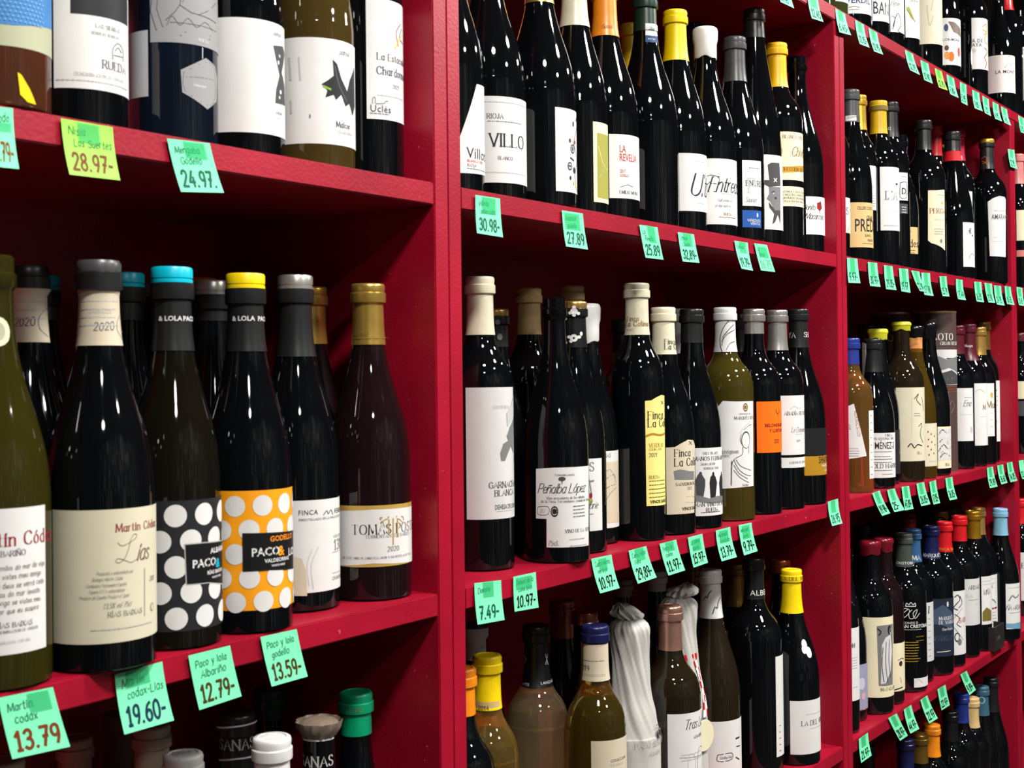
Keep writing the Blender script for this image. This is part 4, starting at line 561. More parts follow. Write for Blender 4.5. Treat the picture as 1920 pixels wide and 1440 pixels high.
('2D',0.2255,0.1473,-2.482,0.3149,0.0364,'bor','blk',0.0145,('std','navy',3.4),[(15.3,-1.75,1.13,310.9,272.7,'dimw',[('T','A',7.6,286.8,4.5,'S','dgrey')],None,'neck_band')],'shadowed navy and cream banded neck behind the yellow cap','bottle','wine bottle',()),
('2D',0.2797,0.0952,-2.529,0.3094,0.0381,'bor','gold2g',0.0145,('std','ink2',72.4),[(15.3,-1.75,1.75,276,237.7,'none',[('T','LOTE',-18.6,239.2,3.2,'B','white'),('T','LANZAGA',3.7,241.3,3.2,'B','white'),('K',[(11.6,276.2),(15.4,263.4)],'white',0.97),('K',[(15.7,275.5),(11.4,264.1)],'white',0.97),('K',[(-19.3,275),(-13.9,269.6),(-19.8,263.3)],'white',0.97)],None,'capsule_lettering')],'pale golden bottle under a long black capsule with white print','bottle','wine bottle',()),
('2D',0.3933,0.1339,-2.549,0.3189,0.0364,'bur','blk',0.0145,('std','copper2',47.8),[],'dim copper capsule beneath the lower notes','bottle','wine bottle',()),
('2D',0.3531,0.0724,-2.567,0.3162,0.0364,'bur','blk',0.0145,('std','copper2',13.5),[],'copper capsule directly behind the navy capsule','bottle','wine bottle',()),
('2D',0.2994,0.0234,-2.575,0.3137,0.0357,'bor','oliveg',0.0145,('std','navy',63.7),[(15.3,-1.16,1.75,293.1,250.1,'paper',[('T','2019',-22.2,262.4,5.8,'S','dgrey'),('L',-16.2,10.7,273.4,273,1,'grey'),('L',-16.5,12.2,257.8,256.1,2,'grey')],None,'neck_band'),(36.2,-0.17,2.13,185.4,137.1,'paper',[('T','COLECCION',17.2,159.8,3.2,'B','dgrey'),('T','VIVANCO',17.1,154.7,3.2,'B','ltgrey'),('L',31,48.7,144.6,138.6,1,'grey')],None,'label')],'olive-gold bottle with a navy capsule and cream neck band','bottle','wine bottle',()),
('2D',0.4289,0.0523,-2.602,0.3056,0.0379,'bur','paper',0.0145,None,[(38.5,-0.41,1.89,173.9,101.2,'none',[('T','PAZO SEÑORANS',4.7,141.7,6.9,'S','ltgrey'),('T','ALBARIÑO',24.3,131.2,4.1,'S','ltgrey')],None,'wrapper_print'),(38.5,-0.41,1.89,173.9,101.2,'none',[('E',45.1,155.8,4.81,7.57,'char'),('E',45.1,155.8,3.44,5.5,'paper'),('T','a',38.9,154.6,6.2,'S','char'),('K',[(36.6,165.9),(45.5,167.9),(55.8,159.8)],'char',0.83)],None,'printed_crest')],'bottle wrapped in twisted white tissue paper with a tufted top','tissue','wine bottle',()),
('2D',0.578,0.0624,-2.64,0.3106,0.0379,'bur','paper',0.0145,None,[],'tissue-wrapped bottle with a red ribbon behind the rose gold capsule','tissue2','wine bottle',()),
('2D',0.5049,0.0358,-2.633,0.3045,0.0393,'bor','brownblk',0.0145,('std','rosegold',57.7),[(39.8,-0.13,2.17,170.2,77.3,'white',[('T','Tras Lo',16.7,149.5,12.2,'C','char'),('T','ALBARIÑO',32.1,136.1,3.6,'S','dgrey'),('L',12.5,56.8,116.2,108.9,2,'ltgrey'),('K',[(21.4,92.9),(23.4,113.7),(28.8,117),(34.8,110.2),(34.4,90.6)],'ltgrey',0.72),('K',[(39.2,89.5),(42.8,120.4),(57.8,120)],'grey',0.72),('K',[(11,113.5),(56.9,110.3)],'grey',0.72)],None,'label')],'rose gold capsule bottle with white label in fine script','bottle','wine bottle',()),
('2D',0.7181,0.0854,-2.665,0.32,0.0419,'bur','brownblk',0.0145,('std','white',70),[(42.5,-0.3,2,105.4,21.7,'white',[('K',[(7.4,57.4),(29.8,58.4),(29.7,49.1),(7.3,48.1),(7.4,57.4)],'dgrey',1.11),('T','Sanding Ruiz',9.7,51.1,4,'C','char'),('K',[(39.3,77.5),(48.8,77.7)],'char',2.38),('K',[(40.4,65.6),(50.4,64.8)],'char',1.58),('K',[(38.7,50.5),(47.8,45.2)],'char',1.58)],None,'label'),(15.3,-1.75,1.75,305.1,250.1,'none',[('K',[(-10.8,276.8),(-6.9,282.7),(-5.3,279.7),(-2,287.7),(1.2,290.9)],'char',1.11),('K',[(2.3,257.9),(5.7,267.3),(9.2,265.4),(11.3,274.7),(16.6,280.3)],'char',1.11)],None,'capsule_signature')],'bottle with a signed white capsule and a white label','bottle','wine bottle',()),
('2D',0.8417,0.1457,-2.666,0.272,0.0364,'bor','olive2g',0.0145,('bare','black',5.9),[(37,0.17,0.78,162.7,88,'white',[('T','Ta',17.9,144.9,10.1,'C','char')],None,'label')],'olive bottle shouldering out behind the signed white capsule','bottle','wine bottle',()),
('2D',0.9472,0.1584,-2.683,0.2949,0.0364,'bor','blk',0.0145,('std','dgold',69.9),[],'dim gold capsule in the shadow beside the tall black one','bottle','wine bottle',()),
('2D',0.8289,0.0678,-2.698,0.3259,0.0419,'bor','blk',0.0145,('std','ink2',62.7),[(42.5,0.81,3.11,179.1,26.7,'white',[('L',41.6,47.2,72.4,34.5,5,'dgrey')],None,'label'),(15.3,-1.75,1.75,282,267.2,'none',[('T','ALBERTO',-5.7,269.4,8.3,'B','white')],None,'capsule_lettering')],'plain black bordeaux bottle with black capsule and side label strip','bottle','wine bottle',()),
('2D',0.909,0.0415,-2.726,0.2993,0.0419,'bur','blk',0.0145,('std','yellow',67.4),[(42.5,-0.11,2.19,100.9,17.8,'white',[('T','LA DEL VINO',13.3,62,7.6,'S','dgrey'),('L',21.5,61.6,78.9,74,1,'ltgrey'),('L',28.1,61.6,56.6,50.6,1,'ltgrey')],None,'label'),(42.5,0.39,2.69,193.3,161.6,'none',[('E',27.1,185.9,6.76,7.61,'white'),('E',34.5,173.5,6.76,8.45,'white'),('E',24.9,178.7,5.92,6.76,'white')],None,'shoulder_seal'),(15.3,-1.75,1.75,294.3,282.6,'none',[('T','LA DEL VINO',-14.8,283.8,5.9,'S','dgold')],None,'capsule_lettering')],'black bottle with bright yellow capsule and white shoulder seal','bottle','wine bottle',()),
('2D',0.9735,0.0887,-2.718,0.3026,0.0374,'bur','blk',0.0145,('std','copper',20.1),[(38,0.98,3.28,95.3,6,'white',[('T','LA',55.1,46.8,19.8,'C','char'),('T','TO DE',52.9,16.2,7.2,'S','char'),('L',55.1,55.1,9.4,-1.7,3,'grey')],None,'label')],'copper-topped bottle against the side panel behind the yellow capsule','bottle','wine bottle',()),
('2D',0.7828,0.214,-2.623,0.2994,0.0355,'bur','blk',0.0145,('std','ltgrey',31.2),[],'pale grey capsule dim at the back above the tissue-wrapped bottle','bottle','wine bottle',()),
('2D',0.9454,0.235,-2.652,0.2872,0.0355,'bur','blk',0.0145,('std','dgold',44.5),[],'bronze capsule furthest back near the bottle with the signed white capsule','bottle','wine bottle',()),
('2D',0.7147,0.236,-2.597,0.2941,0.0355,'bur','blk',0.0145,('std','taupe',26.4),[],'taupe capsule deep in the shade behind the hanging notes','bottle','wine bottle',()),
('2B',0.2454,0.15,-2.488,0.3,0.0364,'bur','blk',0.0145,('std','copper',75.2),[],'russet capsule glimpsed behind the slanted white label bottle','bottle','wine bottle',()),
('2A',1.1052,0.05,-2.757,0.31,0.0364,'bor','green3',0.0145,None,[(37,0.42,2.72,106.9,27.7,'white',[],None,'label')],'green glass bottle with white label at the end of the top board','bottle','wine bottle',()),
('3A',1.2018,0.045,-2.775,0.31,0.0364,'bor','blk',0.0145,None,[(37,-0.08,2.22,128.6,27.2,'white',[('T','VERDIL',-8,45.5,11.4,'X','slate'),('K',[(-1.7,38.2),(7.4,39.5),(16.9,37.7)],'grey',1.33),('L',-1.8,16.8,33.5,26.5,2,'grey')],None,'label')],'dark bottle with a white label in bold blue capitals on the top board','bottle','wine bottle',()),
('3A',1.2925,0.045,-2.788,0.31,0.0364,'bor','blk',0.0145,None,[(37,0.18,2.48,152.9,33.5,'white',[('T','BAN',7.1,46.4,23.5,'N','char')],None,'label')],'dark bottle with a white label in tall thin capitals','bottle','wine bottle',()),
('3A',1.3726,0.045,-2.799,0.31,0.0364,'bor','blk',0.0145,None,[(37,0.32,2.62,174.1,30.3,'white',[('T','Elysee',12.7,79.9,8.1,'C','dgrey'),('K',[(16.2,35.3),(19.7,50.4),(28.3,66),(37,47.4),(27.7,33.1),(36.6,30.4)],'char',1.41),('K',[(14.5,60.1),(20.9,56.4),(18.4,40.4)],'dgrey',1.21)],None,'label')],'dark bottle with a figure sketched on its white label','bottle','wine bottle',()),
('3A',1.4609,0.045,-2.81,0.31,0.0364,'bor','blk',0.0145,None,[(37,0.28,2.58,196.5,38.2,'white',[('P',[(12.2,95.8),(18.6,97),(29.3,74.3),(33.7,68.8),(21.7,75.7)],'olivel'),('K',[(13.1,91.7),(32.1,68.6)],'char',1.04),('K',[(10.5,48.8),(23.8,55.3),(43,51.9)],'ltgrey',1.45),('T','AZEVEDO',19.9,107.3,4.1,'S','dgrey')],None,'label')],'dark bottle with a feather painted on its white label','bottle','wine bottle',()),
('3A',1.7308,0.12,-2.816,0.31,0.0364,'bor','blk',0.0145,None,[(37,0.62,2.92,282.4,72.7,'pale',[('P',[(26.7,154.7),(47.4,160.4),(51.4,145.4),(26.5,138.7)],'mauve'),('K',[(27.5,118.4),(39.8,108.8),(30.1,90.3)],'grey',2.29),('E',35.2,170.5,3.44,4.58,'orange')],None,'label')],'bottle with a mauve and grey patterned label behind the feather label','bottle','wine bottle',()),
('3A',1.6017,0.045,-2.827,0.31,0.0364,'bor','blk',0.0145,None,[(37,-1.02,1.75,228.9,54.4,'cream2',[('K',[(7.3,131.9),(10,99.6),(13.1,91),(20.1,110.5)],'sage',1.63),('K',[(23.3,153.6),(15.7,121)],'sage',1.3)],None,'label')],'bottle sleeved in cream wrap above a bare dark base','bottle','wine bottle',()),
('3A',1.7227,0.045,-2.84,0.31,0.0364,'bur','blk',0.0145,None,[(37,0,2.3,132.9,34.9,'white',[('E',18.4,52.4,6.75,10.12,'orange3'),('E',9.3,54.7,5.62,7.87,'orange'),('E',9.3,54.7,3.37,4.5,'cream'),('E',39.8,63.5,4.5,10.12,'dred2'),('E',8.5,70.3,4.5,5.62,'brown'),('P',[(12.5,125.7),(27.3,124.2),(47.2,114),(50.7,96.9),(24.2,103.9)],'taupe'),('E',8,112.5,4.5,7.87,'slate'),('T','LOR-MORA',0.2,85.2,5.6,'B','dgrey')],None,'label')],'dark bottle with collage label of orange fruit slices','bottle','wine bottle',()),
('3A',1.9892,0.1,-2.849,0.31,0.0364,'bor','blk',0.0145,None,[(37,0.41,2.71,239.9,144.7,'white',[('P',[(16.8,219.5),(29.6,220.4),(53.6,224.6),(53.6,153.7),(28.3,149.6),(15.8,150.2)],'grey'),('K',[(23.4,212.5),(29,188.7),(22.7,168.7)],'char',3.68),('K',[(39,207.1),(34.3,189.3),(46.3,169.5)],'ltgrey',3.07),('T','HOR',26.6,227.4,6.1,'S','dgrey')],None,'label')],'dark bottle with a black and white photograph label','bottle','wine bottle',()),
('3A',1.9222,0.045,-2.86,0.31,0.0364,'bor','blk',0.0145,None,[(37,0.08,2.38,176.6,63.1,'white',[('T','A DE',3,122.1,8.3,'B','char'),('T','AYA',2.8,112.7,8.3,'B','char'),('E',7.2,104.2,4.77,4.77,'ltgrey'),('K',[(29.8,157.9),(41.9,164.4),(44.2,148.3),(29.7,150.8)],'orange4',2.38),('K',[(32.8,139.4),(44.1,145.9),(34.4,127.7),(46.4,120.3)],'orange4',2.38),('K',[(34,111.2),(45.7,103.6),(33.6,89.8),(41.8,79.2),(34.9,66.4)],'copper',2.86)],None,'label')],'dark bottle with a white label and orange scrollwork edge','bottle','wine bottle',()),
('3A',2.1453,0.045,-2.879,0.31,0.0364,'bur','blk',0.0145,None,[(37,-0.96,1.75,138,49.9,'pinkw',[('T','LA MONT',-7.8,94.7,8.3,'B','char'),('K',[(15.2,109.5),(26.5,120),(33.2,113)],'ltgrey',3.18)],None,'label')],'burgundy-shaped bottle with a plain white label in spaced capitals','bottle','wine bottle',()),
('3A',2.554,0.13,-2.885,0.31,0.0314,'bor','blk',0.0145,('std','ink',-8.9),[(31.9,0.27,0.86,273.4,226.7,'white',[],None,'label')],'dark bottle with printed black capsule behind the spaced-capital label','bottle','wine bottle',()),
('3A',2.2178,0.045,-2.885,0.3469,0.0355,'bor','blk',0.0145,('std','red',81.2),[],'red-capsuled bottle at the back of the top board','bottle','wine bottle',()),
('4A',2.4007,0.06,-2.894,0.31,0.0298,'bor','blk',0.0145,None,[(30.3,0.24,2.54,212.3,77.3,'white',[],None,'label')],'dark wine-capped bottle at the far end of the top board','bottle','wine bottle',()),
('3A',2.6411,0.14,-2.889,0.31,0.0364,'bor','wine',0.0145,('std','maroon',-94.9),[(37,-0.49,0.54,367.2,347,'none',[('T','PAGO',-10.8,352.9,7.3,'S','dgold')],None,'gilt_lettering')],'dark wine-coloured bottle with gilt lettering in the rear row of the top board','bottle','wine bottle',()),
('3A',2.4895,0.15,-2.876,0.31,0.0355,'bor','blk',0.0145,None,[],'plain black bottle in the rear row behind the orange scrollwork label','bottle','wine bottle',()),
('4A',2.7213,0.13,-2.896,0.31,0.0364,'bor','wine',0.0145,None,[],'plain dark bottle in the rear row at the far end of the top board','bottle','wine bottle',()),
('3B',1.1003,0.05,-2.756,0.3,0.0364,'bor','blk',0.0145,None,[(37,0.48,2.78,102.3,42.4,'white',[('T','S',35.3,73.7,11.9,'S','char'),('K',[(37.8,42.3),(44.2,53.6)],'olivel',1.83)],None,'label')],'bottle half hidden by the post with a bold black letter on white','bottle','wine bottle',()),
('3B',1.2015,0.0469,-2.774,0.3071,0.0361,'bur','blk',0.0145,('std','dgrey',58.8),[(36.7,-0.11,2.19,103.2,24.5,'tan',[('T','CELLERS COSTA',9.1,90.6,5.7,'N','brown'),('T','GRAN',27.6,73.2,7.6,'N','char'),('T','PREDI',4.1,52.4,22.8,'N','char'),('T','BLANCO',23.6,43.1,4.7,'N','brown'),('T','PRIORAT',29.5,34.9,4.7,'N','brown'),('L',18,45.4,30.8,31.2,1,'brown')],None,'label'),(15.3,-0.55,0.66,259.6,250.2,'white',[('T','COSTA',-4.3,254.3,3.8,'B','char')],None,'neck_band')],'grey-capsuled black bottle with a tan label in black capitals','bottle','wine bottle',()),
('3B',1.27,0.0598,-2.779,0.3106,0.033,'bor','blk',0.0145,('std','gold4',64.3),[(33.5,-0.06,1.14,178.4,98.2,'white',[('E',20.7,155.3,2.93,8.79,'gold4'),('T','V',22.7,132.2,6.8,'S','ltgrey'),('K',[(24.1,141),(34.3,139.8)],'ltgrey',2.93),('L',23.8,35.3,123.6,105.1,5,'grey')],None,'label')],'pale gold capsule bottle with a faint crest on white label','bottle','wine bottle',()),
('3B',1.3371,0.0453,-2.794,0.3095,0.035,'bor','blk',0.0145,('std','yellow3',62.2,None),[(35.5,0.04,2.34,182.2,65.3,'white',[('P',[(32.6,152.7),(42.4,153.7),(37.7,148.3)],'char'),('T','IZA',11,122.6,14.9,'S','grey'),('L',8.1,43.9,120.7,121.4,1,'ltgrey'),('L',23.5,43.1,100.3,99.6,1,'ltgrey'),('L',7.4,42.1,73.8,74,1,'grey')],None,'label'),(15.3,-1.75,1.75,299.2,291.3,'olive2',[],None,'capsule_stripe')],'mustard capsule bottle with tall white label and a small black triangle','bottle','wine bottle',()),
('3B',1.4175,0.052,-2.802,0.3214,0.035,'bor','blk',0.0145,('std','black',68.1),[(35.5,0.27,1.06,182.2,129.5,'white',[('K',[(18.1,162.5),(34,163.3),(33.4,136),(17.7,135.2),(18.1,162.5)],'char',1.23),('T','D.',20.1,141.3,12.3,'X','dgrey'),('L',20.6,34.2,173.7,172.5,1,'grey')],None,'label'),(35.5,0.26,1.02,123.4,104.2,'dgrey',[('L',20.8,32.7,116.1,106.6,3,'white')],None,'label'),(15.3,-0.75,0.64,272.5,262.3,'none',[('T','D-12',-9,266.4,6.1,'N','white')],None,'capsule_lettering')],'black glossy capsule bottle with a boxed letter on white label','bottle','wine bottle',()),
('3B',1.6589,0.12,-2.808,0.2971,0.0355,'bur','blk',0.016,('wax','bluegrey',47.2),[],'bottle sealed in slate blue wax behind the black glossy capsule','bottle','wine bottle',()),
('3B',1.8811,0.22,-2.801,0.3528,0.0355,'bor','blk',0.0145,('std','red',42.5),[],'red capsule peeping over the slate blue wax','bottle','wine bottle',()),
('3B',1.8285,0.1701,-2.811,0.3258,0.0364,'bur','blk',0.0145,('std','ink',70.6),[(15.3,-0.91,0.89,286.2,265.9,'red',[],None,'neck_ring')],'black-capped bottle with a red neck ring, back of the upper shelf','bottle','wine bottle',()),
('3B',1.4902,0.06,-2.809,0.27,0.0355,'bur','blk',0.0145,None,[(36,0.3,1.14,85.8,33.9,'tan',[('T','des',18.4,47.2,13.6,'S','char'),('T','TALE',13.3,75.1,4.2,'N','brown'),('L',20.6,31.1,40,35.1,2,'brown')],None,'label')],'low-shouldered bottle with a small tan label in lower case','bottle','wine bottle',()),
('3B',1.5983,0.047,-2.826,0.3135,0.0419,'bor','blk',0.0145,('std','black',60.9),[(42.5,0.16,2.46,168.6,56.2,'cream',[('T','PERGA',10.9,120.7,9.7,'S','dred'),('L',27.3,46.4,157.1,156.1,1,'grey'),('E',40.1,141.7,2.16,3.25,'gold4'),('L',19.4,45,109,106.8,2,'dgrey'),('L',19.1,44.2,88.7,78.9,3,'grey'),('E',35.3,65.6,3.25,4.33,'grey')],[(7.3,166.6),(24.9,166.6),(49.2,169.3),(47.7,47),(36.5,52.9),(20.9,58.9),(12.2,61.1),(6,66.5)],'label')],'tall black capsule bottle with a torn-edged cream label in dark red capitals','bottle','wine bottle',()),
('3B',1.8704,0.1109,-2.834,0.3502,0.0355,'bor','blk',0.0145,('std','red',67),[],'bright red capsule directly behind the torn-edged label bottle','bottle','wine bottle',()),
('3B',2.0026,0.14,-2.838,0.3309,0.0355,'bur','blk',0.0145,('std','ink',61.8,'gold4'),[],'gold-topped black capsule between red capsules','bottle','wine bottle',()),
('3B',1.787,0.047,-2.846,0.3182,0.0419,'rhine','blk',0.0145,('std','black',42.5),[(42.5,0.47,2.77,119.5,25.2,'white',[('E',38.7,101.7,4.58,5.73,'grey'),('E',38.7,101.7,3.44,4.01,'white'),('T','C',35.2,95.9,11.5,'C','dgrey'),('E',46.5,92,2.29,2.29,'char'),('K',[(34.2,42.7),(43.3,54.4),(53.7,49.4)],'grey',1.37)],None,'label'),(15.3,-1.75,1.75,275.6,253.9,'red',[],None,'neck_ring')],'sloping black bottle with a broad red neck ring and low white label','bottle','wine bottle',()),
('3B',1.9384,0.0813,-2.85,0.3498,0.0381,'bor','blk',0.0145,('std','crimson',72.3),[(38.7,0.22,0.88,205.2,73.9,'white',[('E',26.6,162.4,2.41,4.82,'dred2')],None,'label'),(15.3,-1.75,0.57,288.1,278.5,'pinkw',[],None,'neck_band')],'crimson capsule bottle behind the broad red ring, white label edge','bottle','wine bottle',()),
('3B',2.0041,0.0354,-2.87,0.3313,0.0415,'bor','blk',0.0145,('std','black',69,'gold4'),[(42.1,-0.01,2.29,197.2,65.2,'white',[('T','AMARANTO',7.8,144.4,12.1,'N','dgrey'),('L',21.6,49.2,184.9,183.9,1,'ltgrey'),('L',13.9,48.5,163.4,165.9,1,'grey'),('L',13,41.7,103.6,94.5,2,'ltgrey')],[(0.4,184.2),(11.9,192.1),(27.1,197),(44.4,195.6),(49.4,190),(45.3,59.9),(3.3,61.9)],'label'),(15.3,-1.75,1.75,298.8,262.5,'none',[('K',[(-12,285.6),(-5.1,290.7),(-0.5,286.7),(-1.8,277.1),(-9.2,275.5)],'copper',1.7),('K',[(-10.5,280.6),(-2.9,277.2),(1.5,269.6)],'copper',1.7)],None,'capsule_emblem')],'gold-topped black capsule with an amber loop above a round-topped white label','bottle','wine bottle',()),
('4B',2.3,0.045,-2.891,0.3372,0.0364,'bor','blk',0.0145,('std','dusty',74.6),[(37,-0.1,2.2,195.4,120.9,'cream',[],None,'label'),(37,-0.12,2.18,97.3,81.6,'dusty',[],None,'label')],'dusty pink capsule bottle just past the last post','bottle','wine bottle',()),
('4B',2.5671,0.1,-2.894,0.3641,0.0364,'bor','blk',0.0145,('std','black',73.1),[],'black capsule bottle at the picture edge behind the dusty pink one','bottle','wine bottle',()),
('3C',1.1861,0.047,-2.771,0.27,0.0377,'bor','gold',0.0145,('std','blue3',46.2),[(38.2,0.9,1.5,142.8,24,'white',[('L',38.9,43.9,133.5,30.9,9,'dgrey')],None,'label'),(38.2,-0.17,0.77,155.5,58.1,'none',[('P',[(-5.9,150.9),(4.9,155.5),(27.6,64.3),(-6.2,59.1)],'white'),('V','RODRIGUEZ SANZO',4.8,143.5,5.7,'N','dred'),('V','WINE',-6.3,120.3,4.7,'N','dred'),('L',-4.2,13.9,76.8,63.8,4,'grey')],None,'hang_tag')],'clear bottle of golden wine with a blue capsule and tilted swing tag','bottle','wine bottle',()),
('3C',1.2824,0.042,-2.788,0.27,0.0369,'bur','blk',0.0145,('std','black',60.3),[(37.4,-0.22,2.08,100.1,19.5,'white',[('T','FINCA',21,93.4,4.9,'S','dgrey'),('T','TRADITIONAL DRY',-0.4,87.9,3.9,'S','dgrey'),('T','JIMÉNEZ-S',-4.3,71.6,12.6,'N','char'),('L',-1.6,39.4,65.8,57.2,2,'dgrey'),('L',-1.8,39.1,52.4,46.6,2,'dgrey'),('T','OLD HARVEST',-2,37.1,7.8,'S','char'),('L',-2.1,38.6,32.3,29.4,1,'dgrey'),('L',13.8,38.5,25.6,22.6,1,'grey')],None,'label'),(15.3,-1.75,-0.54,263.8,199.8,'none',[('P',[(-22.2,264.3),(-15.7,263.1),(-10.1,261),(-15.5,198.9),(-22.2,198.9),(-22.2,201.9)],'ltgrey'),('K',[(-22.2,256.4),(-22.2,205.8)],'grey',1.17)],None,'paper_seal')],'black-capped bottle with an old-style white label and a paper strip seal','bottle','wine bottle',()),
('3C',1.5132,0.14,-2.783,0.3068,0.0364,'bur','blk',0.0155,('wax','ink',27.2),[],'black wax neck in the far back corner of the middle shelf','bottle','wine bottle',()),
('3C',1.6776,0.17,-2.794,0.3106,0.0364,'bur','blk',0.0155,('wax','ink',25.4),[],'black wax top behind the lime wax','bottle','wine bottle',()),
('3C',1.3693,0.0637,-2.791,0.2907,0.0373,'bur','blk',0.0155,('wax','lime',19.5),[(37.8,0.59,2.89,100.9,18.8,'char',[('K',[(45.9,56.7),(54.9,66.2),(54.9,68.2)],'grey',1.41),('E',54.9,84.2,3.03,4.04,'grey'),('K',[(54.9,78.2),(54.9,46.1)],'brown',2.02)],None,'label')],'dark bottle with lime wax top and a charcoal label','bottle','wine bottle',()),
('3C',1.4457,0.0452,-2.808,0.3053,0.0407,'bor','brownblk',0.0155,('wax','lime',16.9),[(41.3,-0.28,2.02,179.2,39.3,'cream2',[('K',[(18.1,160.9),(17,85)],'ltgrey',1.03),('K',[(23.6,157.7),(33.9,167.7),(28.4,155.6),(39.7,145.3)],'char',1.44),('K',[(43.8,160.4),(50.2,134.8)],'dgrey',1.23),('K',[(32.7,104.9),(42.5,110.7),(36.8,89.6),(45.6,74)],'dgrey',1.44),('K',[(9.6,66.9),(15.8,72.9),(22.1,64.7),(29.4,70.6),(41.4,68.1)],'char',2.06),('L',23.1,39.2,129.4,125,2,'grey'),('T','BLA',29.1,52.4,5.1,'S','grey')],None,'label')],'dark bottle with lime wax top and a large cream dancer label','bottle','wine bottle',()),
('3C',1.5267,0.0471,-2.818,0.3,0.0397,'bur','amber',0.0145,('wax','ink',22.5,'cork'),[(40.3,0.35,2.65,107.6,23.9,'cream2',[('E',24.6,91.3,1.48,1.9,'dred'),('E',32.4,86.9,1.48,1.9,'dred'),('E',42.4,82.4,1.48,1.9,'dred'),('E',25.6,76.7,1.48,1.9,'dred'),('E',33.6,71.3,1.48,1.9,'dred'),('E',44.1,65.6,1.48,1.9,'dred'),('E',24.1,63.2,1.48,1.9,'dred'),('E',31.8,56.7,1.48,1.9,'dred'),('E',26.3,46.5,1.48,1.9,'dred'),('E',39.7,49.1,1.48,1.9,'dred'),('L',26.1,50.9,33,29.7,1,'ltgrey')],None,'label')],'amber glass bottle with black wax over visible cork','bottle','wine bottle',()),
('3C',1.6085,0.047,-2.827,0.3084,0.0416,'bur','blk',0.0155,('wax','ink',31.8),[(42.2,0.39,2.69,98.1,14.5,'cream',[('P',[(18,94.5),(32.9,94.2),(61.2,94.1),(61.2,30.7),(31.8,31.3),(17.1,30.6)],'pale'),('K',[(19,82.8),(27.5,92.2),(39,85.4),(61.2,90.9)],'char',2.17),('K',[(19.9,66.8),(32.6,75),(61.1,69.4)],'dgrey',2.17),('K',[(18.5,49.8),(29.6,62.3),(41.8,53.3),(61.2,56.5)],'char',2.17),('K',[(21.7,36.9),(32,45.1),(50.5,37.8)],'dgrey',2.17),('E',26.7,45.3,3.25,4.33,'sage'),('E',42.1,66.1,3.25,4.33,'sage'),('T','IBAI',34.4,19.4,5.4,'S','char')],None,'label')],'black-waxed bottle with a pea pod drawing label beside the presentation tube','bottle','wine bottle',()),
('3C',1.7242,0.0704,-2.832,0.3346,0.0438,'bur','tubebrown',0.0145,None,[(44.5,-0.09,2.21,253.9,180.3,'pale',[('P',[(-3.7,236.1),(6.9,240.4),(23.8,233.5),(64.5,240.1),(64.5,204.2),(29.9,215.7),(11.9,210.3),(-4,216)],'grey'),('P',[(-4.1,210.5),(11.8,204.7),(37.1,211.1),(64.5,199.7),(64.5,181.8),(-4.4,180.4)],'dgrey'),('K',[(1.1,198.2),(17.2,191.3),(45.8,195.5)],'ltgrey',1.81),('K',[(25,235.7),(64.5,234.5)],'dgrey',2.26)],None,'tube_print'),(44.5,-0.12,2.18,316.4,260.6,'none',[('T','COTO',-4.3,273.9,13.5,'S','white'),('T','GRAN RESERVA',11.6,263.6,6.8,'S','white')],None,'tube_lettering'),(44.5,0.13,2.43,180.2,154.6,'none',[('L',21.7,64.5,175.7,165,3,'copper'),('K',[(31.3,137.8),(37.4,146.6),(44.2,135.3),(33.9,121.1)],'taupe',1.58)],None,'tube_text')],'brown cylindrical presentation tube with a landscape picture','tube','gift tube',()),
('3C',1.8182,0.2,-2.8,0.34,0.0438,'bur','tubebrown',0.0145,None,[(44.5,-0.12,0.09,299.4,270,'none',[('T','O',-4.1,275.9,14.3,'S','paleyel')],None,'tube_lettering')],'second brown presentation tube in the shadows behind the lime wax','tube','gift tube',()),
('3C',1.7992,0.0466,-2.848,0.3062,0.0342,'bor','blk',0.0145,('std','maroon',61),[(34.7,-0.07,1.09,172.3,59.8,'white',[('T','Ena',11.9,133.7,12.6,'C','dgrey'),('L',14.5,34.5,151.8,149.2,1,'grey'),('L',5,33.6,115.6,112.9,1,'ltgrey'),('E',31.1,83.4,3.44,6.89,'ltgrey')],None,'label')],'maroon capsule bottle beside the tube with script on white label','bottle','wine bottle',()),
('3C',1.8844,0.047,-2.856,0.3117,0.0369,'bor','blk',0.0145,('std','maroon',80.3),[(37.5,0.11,2.41,181.3,45.7,'white',[('T','M',32,123.9,10.6,'S','olive2'),('K',[(12.5,162.6),(22.5,168.3),(38.5,161.1)],'ltgrey',1.41),('L',24.2,41.6,107.8,105,1,'ltgrey')],None,'label'),(15.3,-0.67,0.85,266.8,259.8,'none',[('T','Muga',-8.9,261.1,5.9,'S','pinkw')],None,'capsule_lettering')],'maroon capsule bottle with the largest plain white label of its group','bottle','wine bottle',()),
('3C',1.9575,0.0461,-2.863,0.3063,0.0356,'bor','blk',0.0145,('std','tan2',62.7),[(36.1,0.37,1.04,180.4,62.4,'white',[('T','Mu',16,125.7,14.4,'S','olive2'),('E',28.9,154,3.61,6.01,'gold4'),('L',23.7,34.5,113.7,83.7,3,'ltgrey')],None,'label')],'tan capsule bottle with gold letters on a white label','bottle','wine bottle',()),
('3C',2.027,0.0559,-2.866,0.3204,0.034,'bor','blk',0.0145,('std','dgold',64),[(34.5,0.43,2.73,185.6,46.8,'white',[('T','EN',23.6,161.1,6.1,'S','char'),('K',[(28.7,93.1),(24.9,62.9)],'char',4.29),('L',23.4,37.6,149,129.3,3,'grey')],None,'label')],'bronze capsule bottle at the end against the side panel','bottle','wine bottle',()),
